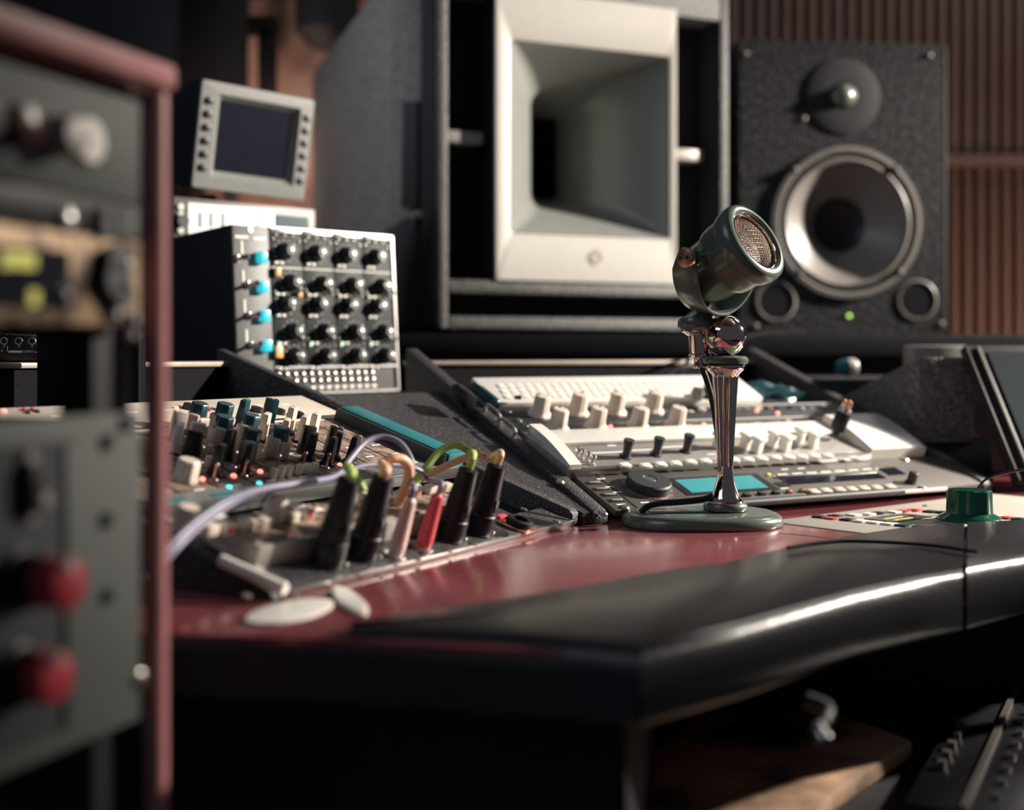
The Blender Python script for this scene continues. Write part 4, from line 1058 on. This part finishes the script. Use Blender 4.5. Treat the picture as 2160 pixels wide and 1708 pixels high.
p = FSP.at(1791, 666); MB().lathe([(.0030, 0), (.0028, .002), (.001, .0030)], 16, T(p.x, p.y)).build('power_led', M_ledg, t)
for px, py in ((1572, 113), (1960, 117), (1594, 688), (1985, 683), (1745, 225), (1800, 222), (1695, 250)):
    p = FSP.at(px, py); MB().lathe([(.0042, 0), (.0042, .002), (.0025, .003)], 12, T(p.x, p.y)).build('screw', M_grey, t)
MB().box(W / 2 - .003, W / 2 + .0006, -H_ / 2 + .01, H_ / 2 - .004, -.004, .0006).build('edge_bead', M_grey, t)

# shelf bridge carrying both speakers
ms_ = CAMZ + .2785 - .2420 * 1 - .0075
t = thing('speaker_shelf', 'black shelf carrying the two loudspeakers behind the console', 'shelf')
m = MB().prism([(-.16, 1.70), (.16, 1.76), (.95, 1.80), (.95, 2.40), (-.50, 2.50)], ms_ - .03, ms_); m.build('board', M_void, t, bev=.003)
MB().prism([(-.12, 1.74), (.16, 1.79), (.90, 1.83), (.90, 1.86), (.16, 1.83), (-.12, 1.78)], DESK - .1, ms_ - .03).build('front_panel', M_matt, t)
MB().box(-.10, .0, 1.80, 1.9, 0, DESK - .1).box(.8, .9, 1.86, 1.95, 0, DESK - .1).box(-.45, -.3, 2.3, 2.4, 0, ms_ - .03).build('leg', M_matt, t)
for px, y_ in ((892, 728), (1250, 735)): MB().cyl((0, 0, 0), .006, .006, 14, M=Matrix.Translation(P(px, y_, 1.735 + (.03 if px > 1000 else 0))) @ Matrix.Rotation(math.pi / 2, 4, 'X')).build('bolt', M_grey, t)
zs = FSP.o.z - .2242
if zs - ms_ > .0008:
    tag(MB().box(.37, .64, 1.92, 2.2, ms_ + .0002, zs - .0002).build('isolation_pad', M_rub, bev=.001), 'thin black isolation pad under the two-way speaker', 'pad')

# ================================================================ SMALL MONITOR, LIT UNIT, MODULE RACK
FMO = face_frame(43.81, 9.24, 1.24, -.3123, .2583, 1.55)
W, H_ = .1592, .1268
t = thing('small_monitor', 'small tilted square screen with side keys above the module rack', 'monitor', FMO.M)
MB().loft([rrect(-W / 2, W / 2, -H_ / 2, H_ / 2, .004, 0), rrect(-W / 2, W / 2, -H_ / 2, H_ / 2, .004, -.022), rrect(-W * .42, W * .42, -H_ * .44, H_ * .42, .004, -.085), rrect(-W * .34, W * .34, -H_ * .36, H_ * .30, .004, -.14)], False, True).build('housing', M_matt, t)
MB().loft([rrect(-W / 2, W / 2, -H_ / 2, H_ / 2, .004, -.002), rrect(-W / 2 + .001, W / 2 - .001, -H_ / 2 + .001, H_ / 2 - .001, .004, .003), rrect(-W / 2 + .019, W / 2 - .017, -H_ / 2 + .013, H_ / 2 - .012, .003, .004),
           rrect(-W / 2 + .022, W / 2 - .020, -H_ / 2 + .016, H_ / 2 - .014, .003, .004), rrect(-W / 2 + .030, W / 2 - .028, -H_ / 2 + .023, H_ / 2 - .020, .002, -.004)], False, False).build('bezel', M_bez, t, ang=60)
MB().box(-W / 2 + .028, W / 2 - .026, -H_ / 2 + .021, H_ / 2 - .018, -.006, -.0040).build('screen', M_screen, t)
for i in range(6):
    y = H_ / 2 - .024 - i * .0156
    for xx in (-W / 2 + .0115, W / 2 - .0105): MB().box(xx - .0042, xx + .0042, y - .0040, y + .0040, .003, .0062).build('soft_key', M_rub, t, bev=.001)
bs = FMO.M @ V((-.02, -H_ / 2 - .003, -.03))

FU = Frame(P(470, 455, 1.53), FMO.u.xy.to_3d(), (0, 0, 1))
a, b_ = FU.at(366, 440), FU.at(664, 470)
yT = FU.at(470, 424).y; 
t = thing('effects_unit', 'slim unit with a brightly lit white front strip under the small monitor', 'rack unit', FU.M)
yB = -.042
MB().box(a.x, b_.x, yB, yT, -.14, 0).build('case', M_grey, t, bev=.001)
l0, l1 = FU.at(396, 440).x, FU.at(577, 460).x
MB().box(l0, l1, yB + .004, yT - .006, 0, .002).build('lamplit_strip', M_lit, t, bev=.0006)  # white strip whose glow imitates light falling on it
MB().box(l1 + .003, b_.x - .010, yB + .02, yT - .010, 0, .0015).build('dark_window', M_teald, t)
for i, px in enumerate((420, 443, 468)):
    p = FU.at(px, 455)
    MB().box(p.x - .0018, p.x + .0018, p.y - .014, p.y + .004, .002, .0026).build('meter_bar', M_teald, t)
p = FU.at(495, 457); MB().box(p.x - .012, p.x + .016, p.y - .0008, p.y + .0008, .002, .0025).build('printed_line', M_teald, t)
p = FU.at(543, 462); MB().box(p.x - .004, p.x + .004, p.y - .009, p.y + .005, .002, .003).build('selector', M_lgrey, t)
p = FU.at(377, 467); MB().cyl((p.x, p.y, 0), .0075, .012, 20).build('knob', M_rub, t)
for py in (436, 452, 486):
    p = FU.at(378, py); MB().cyl((p.x + .001, p.y, 0), .004, .003, 12).build('screw', M_silver, t)
t2 = thing('equipment_stand', 'black stand carrying the lit unit and the small monitor', 'stand', FU.M)
MB().box(a.x + .01, b_.x - .01, SH - FU.o.z + .0005, yB - .0005, -.13, -.02).build('column', M_matt, t2)
q = FU.M.inverted() @ bs
MB().lathe([(.045, 0), (.045, .003), (.012, .006), (.010, max(.012, q.y - yT))], 24, T(q.x, yT + .0003, q.z - .03) @ Matrix.Rotation(-math.pi / 2, 4, 'X')).build('monitor_foot', M_matt, t).parent = t2
for o in t2.children: pass

F5 = face_frame(46.02, -3.32, -.46, -.2143, .0487, 1.42)
W, H_ = .2198, .1814
t = thing('module_rack', 'black rack box of knob-covered preamp modules with cyan buttons', 'rack', F5.M)
MB().box(-W / 2, W / 2, -H_ / 2, H_ / 2, -.165, -.002).build('case', M_matt, t, bev=.0015)
xm = F5.at(566, 500).x
MB().box(-W / 2, xm - .001, -H_ / 2 + .001, H_ / 2 - .001, -.002, .002).build('grey_module', M_gm, t, bev=.0006, label='plain grey module plate')
p = F5.at(525, 485); MB().cyl((p.x, p.y, .002), .0030, .0012, 16).build('screw', M_silver, t)
for px, py in ((507, 500), (545, 504)):
    p = F5.at(px, py); MB().box(p.x - .008, p.x + .008, p.y - .0015, p.y + .0015, .002, .0024).build('legend_mark', M_wht, t)
for px, py in ((508, 522), (511, 584), (514, 646), (518, 709)):
    p = F5.at(px, py); MB().box(p.x - .0012, p.x + .0012, p.y - .007, p.y + .007, .002, .0024).build('legend_mark', M_wht, t)
for px, py in ((512, 545), (534, 600), (537, 665), (541, 727)):
    p = F5.at(px, py, .008)
    MB().lathe([(.0045, .002), (.0045, .004), (.0022, .005), (.0020, .014), (.0034, .017), (.0030, .022), (.0008, .024)], 16, T(p.x - .004, p.y)).build('toggle_switch', M_chrome, t)
for px, py in ((552, 543), (554, 605), (558, 666), (562, 729)):
    p = F5.at(px, py, .006); MB().cb((p.x, p.y, .002), .0100, .0125, .0085).build('lit_button', M_cyanb, t, bev=.0012)
p = F5.at(546, 785, .004); MB().cyl((p.x, p.y, .002), .0030, .002, 12).build('led', M_ledc, t)
mw = (W / 2 - .003 - xm) / 4
kb = mesh_of(MB().lathe([(.0098, 0), (.0098, .003), (.0080, .0045), (.0074, .0130), (.0062, .0142), (.0001, .0143)], 32, flute=8, fd=.08), 'knob', M_rub)
kc_ = mesh_of(MB().lathe([(.0018, .0143), (.0017, .0150), (.0001, .0152)], 16), 'cap_inlay', M_silver)
kn = mesh_of(MB().box(.0030, .0072, -.0006, .0006, .0140, .0147), 'pointer', M_wht)
sc_ = mesh_of(MB().lathe([(.0016, 0), (.0016, .0012), (.0006, .0020)], 8), 'screw', M_silver)
bt_ = mesh_of(MB().box(-.0022, .0022, -.0014, .0014, 0, .003), 'button', M_white, bev=.0004)
tg = mesh_of(MB().lathe([(.0028, 0), (.0028, .0014), (.0012, .0020), (.0011, .008), (.0018, .0095), (.0006, .0115)], 10), 'toggle', M_silver)
tk = mesh_of(MB().box(-.0006, .0006, -.0006, .0006, 0, .0003), 'tick', M_wht)
yk = [H_ / 2 - .026, H_ / 2 - .060, H_ / 2 - .083, H_ / 2 - .113, H_ / 2 - .140]
for i in range(4):
    xa_, xb_ = xm + i * mw, xm + (i + 1) * mw; xc = (xa_ + xb_) / 2
    MB().box(xa_ + .0004, xb_ - .0004, -H_ / 2 + .030, H_ / 2 - .001, -.002, .002).build('module_plate', M_plate, t, bev=.0005)
    MB().box(xa_ + .001, xb_ - .001, H_ / 2 - .006, H_ / 2 - .0015, .002, .0035).build('module_handle', M_silver, t, bev=.0005)
    for r, y in enumerate(yk):
        dx = (-.003, .004, -.004, .004, .005)[r]
        k = place(t, kb, 'knob', xc + dx, y, .002, random.uniform(0, 6)); inst(kc_, 'cap_inlay', k); inst(kn, 'pointer', k)
        for a in range(0, 360, 30):
            if a not in (270,):
                ra = math.radians(a); x_, y_ = xc + dx + .0125 * math.cos(ra), y + .0118 * math.sin(ra)
                if xa_ + .001 < x_ < xb_ - .001: place(t, tk, 'tick', x_, y_, .002)
        if r in (0, 2, 4):
            place(t, sc_, 'screw', xa_ + .004, y + .013, .002); place(t, sc_, 'screw', xb_ - .004, y + .012, .002)
        if r in (1, 3): place(t, tg, 'toggle', xb_ - .005, y - .008, .002)
        place(t, bt_, 'button', xa_ + .006, y - .013, .002); place(t, bt_, 'button', xa_ + .013, y - .013, .002)
    MB().lathe([(.0024, 0), (.0020, .002), (.0008, .003)], 10, T(xa_ + .006, H_ / 2 - .1265, .002)).build('led', M_ledw, t)
    MB().box(xa_ + .001, xb_ - .001, H_ / 2 - .0445, H_ / 2 - .0432, .002, .0024).build('divider_line', M_wht, t)
    for j in range(3):
        place(t, sc_, 'stud', xa_ + .008 + j * .011, H_ / 2 - .0085, .002)
for px, py, r in ((586, 573, .0045), (632, 620, .0035), (588, 742, .006)):
    p = F5.at(px, py, .006); MB().cb((p.x, p.y, .004), r * 1.5, r * 2.2, .004).build('orange_cap', M_orange, t, bev=.001)
MB().box(xm, W / 2 - .003, -H_ / 2 + .002, -H_ / 2 + .0285, -.002, .001).build('patch_bay', M_blks, t)
MB().box(xm, W / 2 - .001, -H_ / 2 + .0285, -H_ / 2 + .0305, .001, .0035).build('bay_rail', M_silver, t)
MB().box(xm, W / 2 - .001, -H_ / 2, -H_ / 2 + .002, -.002, .0035).build('bottom_rail', M_silver, t)
MB().box(W / 2 - .002, W / 2, -H_ / 2, H_ / 2, -.002, .004).box(xm, W / 2, H_ / 2 - .0015, H_ / 2, -.002, .004).build('case_edge', M_silver, t)
jk = mesh_of(MB().lathe([(.0030, 0), (.0034, .0015), (.0026, .0025), (.0016, .0018)], 14), 'jack', M_silver)
sw = mesh_of(MB().box(-.0034, .0034, -.0016, .0016, 0, .0025), 'key', M_white, bev=.0005)
for i in range(13):
    x = xm + .006 + i * .0108
    if x < W / 2 - .006:
        place(t, jk, 'jack', x, -H_ / 2 + .0235, .001); place(t, jk, 'jack', x + .001, -H_ / 2 + .0160, .001)
        if i % 1 == 0: place(t, sw, 'key', x, -H_ / 2 + .0065, .001)
# feet so that the box stands on the shelf
zb = min((F5.M @ V((x, -H_ / 2, z))).z for x in (-W / 2, W / 2) for z in (0, -.165))
m = MB()
for x in (-W / 2 + .02, W / 2 - .02):
    for z in (-.02, -.14):
        c = F5.M @ V((x, -H_ / 2, z)); m.box(c.x - .012, c.x + .012, c.y - .012, c.y + .012, SH + .0003, c.z + .001)
fo = m.build('foot', M_rub, t); fo.matrix_local = F5.I

# ================================================================ NEAR RACK AT THE LEFT
ur = V((.357, .934, 0)).normalized()
FK = Frame(P(337, 750, .57), ur, (0, 0, 1))
kz = lambda py, Y=.57: (CY - py) / F * Y
rack = thing('equipment_rack', 'near red-edged equipment rack at the left, strongly out of focus', 'rack', FK.M)
up0 = FK.at(0, 300).x
MB().rod((.0, -.86, -.002), (.0, kz(197), -.002), .0052, 20).build('edge_post', M_redpost, rack, label='pink red rounded edge post')
MB().box(-.40, .006, kz(190), kz(134), -.30, .006).build('top_board', M_redpost, rack, bev=.003)
MB().box(-.030, -.0055, -.86, kz(190), -.030, -.012).build('rail', M_blks, rack)
MB().box(-.012, -.006, kz(706), kz(190), -.28, -.012).box(-.012, -.006, -.88, kz(880), -.28, -.012).build('side_board', M_matt, rack)
MB().box(-.40, .006, -.88, -.86, -.30, .004).build('bottom_board', M_matt, rack)
xq = FK.at(297, 500).x


def ru(lab, nm, y0, y1, m_, dep=.10, x1=None):
    t_ = thing(nm, lab, 'rack unit', FK.M)
    MB().box(-.38, (xq if x1 is None else x1), y0, y1, -.006, 0).build('faceplate', m_, t_, bev=.001)
    MB().box(-.37, xq - .014, y0 + .002, y1 - .002, -dep, -.0065).build('chassis', M_matt, t_)
    return t_


yA = FK.at(295, 430).y; yT1 = FK.at(295, 214).y
t = ru('grey-green rack unit with silver knob at the top of the near rack', 'preamp_unit', yA, yT1, M_gpan)
p = FK.at(160, 285, .012)
MB().lathe([(.0085, 0), (.0080, .012), (.0065, .0135), (.0001, .014)], 28, T(p.x, p.y)).build('knob', M_lgrey, t)
p = FK.at(180, 297, .0); MB().lathe([(.010, 0), (.010, .002), (.009, .003)], 28, T(p.x, p.y)).build('knob_skirt', M_lgrey, t)
p = FK.at(70, 262, .01); MB().lathe([(.008, 0), (.0075, .010), (.001, .011)], 28, T(p.x, p.y)).build('knob', M_edge, t)
p = FK.at(-20, 240, .01); MB().lathe([(.008, 0), (.0075, .010), (.001, .011)], 28, T(p.x, p.y)).build('knob', M_grey, t)
MB().box(-.2, xq - .03, yT1 - .020, yT1 - .012, 0, .001).build('dark_band', M_dark, t)  # thin dark strip below the top of the faceplate
yBk = FK.at(290, 505).y
t = ru('slim black rack unit with a round silver screw in the near rack', 'patch_unit', yBk + .0005, yA - .0005, M_blks)
p = FK.at(152, 462, .003); MB().lathe([(.0042, 0), (.0042, .002), (.002, .003)], 16, T(p.x, p.y)).build('screw', M_silver, t)
for px in (215, 245, 270): MB().cb((FK.at(px, 470).x, FK.at(px, 470).y, 0), .006, .012, .003).build('switch', M_dark, t)
yC0_ = FK.at(290, 690).y
t = ru('mottled brass rack unit with dark window and yellow lights in the near rack', 'brass_unit', yC0_, yBk - .0005, M_brass)
p0, p1 = FK.at(-60, 520), FK.at(140, 650)
MB().box(p0.x, p1.x, FK.at(130, 652).y, FK.at(130, 530).y, 0, .0015).build('display_window', M_screen, t)
for px, py in ((12, 548), (30, 547), (50, 549), (66, 550), (72, 628)):
    p = FK.at(px, py, .002); MB().box(p.x - .0022, p.x + .0022, p.y - .003, p.y + .003, .0015, .0025).build('display_digit', M_ledy, t)
for px, py, r in ((270, 553, .0032), (245, 662, .0034), (283, 672, .003), (278, 706, .0028), (140, 620, .003)):
    p = FK.at(px, py, .003); MB().lathe([(r, 0), (r, .003), (r * .5, .0045)], 16, T(p.x, p.y)).build('screw', M_silver if r != .003 or 1 else M_dark, t)
for px, py, r in ((228, 548, .006), (228, 590, .008), (240, 620, .006)):
    p = FK.at(px, py); MB().cyl((p.x, p.y, 0), r, .006, 18).build('knob', M_dark, t)
yD1 = FK.at(290, 868).y; yD0 = kz(1500)
t = ru('tall grey rack unit with two red knobs low in the near rack', 'compressor_unit', yD0, yD1, M_gpan)
pL_ = FK.at(150, 920)
MB().box(-.20, pL_.x, yD1 - .012, yD1 - .008, 0, .0025).box(pL_.x - .006, pL_.x, yD0 + .01, yD1 - .012, 0, .0025).build('raised_border', M_lgrey if 0 else M_gpan, t, bev=.0006)
MB().box(-.20, pL_.x - .0062, yD0 + .01, yD1 - .0122, .0, .0010).build('inner_panel', M_dark, t)
for px, py, Ln in ((95, 1225, .026), (95, 1425, .020)):
    p = FK.at(px - 20, py, .01)
    MB().lathe([(.0125, 0), (.0125, .004), (.0105, .005), (.0100, Ln * .6)], 32, T(p.x, p.y)).build('knob', M_xlr, t)
    MB().lathe([(.0102, Ln * .6), (.0098, Ln), (.008, Ln + .001), (.0001, Ln + .0012)], 32, T(p.x, p.y), flute=8, fd=.06).build('knob_cap', M_redp, t, label='red knob cap')
    MB().cyl((p.x - .002, p.y + .008, Ln), .0024, .002, 12).build('pointer', M_silver, t)
p = FK.at(68, 1030, .004); MB().cb((p.x, p.y, .001), .007, .020, .006).build('rocker_switch', M_xlr, t, bev=.001)
for px, py in ((100, 1052), (72, 1085), (70, 965)):
    p = FK.at(px, py, .004); MB().cyl((p.x, p.y, .001), .003, .003, 14).build('screw', M_lgrey, t)
for px, py in ((268, 893), (297, 1430), (228, 932), (228, 1095), (230, 1255)):
    p = FK.at(px, py, .001); MB().lathe([(.0036, 0), (.0036, .0015), (.002, .0022)], 14, T(p.x, p.y)).build('screw', M_silver if py == 1430 else M_matt, t)
t = thing('door_handle', 'pale curved grip in the lower left corner of the photo', 'handle', FK.M)
MB().tube([FK.I @ P(-60, 1650, .50), FK.I @ P(30, 1590, .53), FK.I @ P(110, 1560, .56), FK.I @ P(190, 1552, .585), FK.I @ P(215, 1570, .60)], .006, 14).build('grip', M_gpan, t)
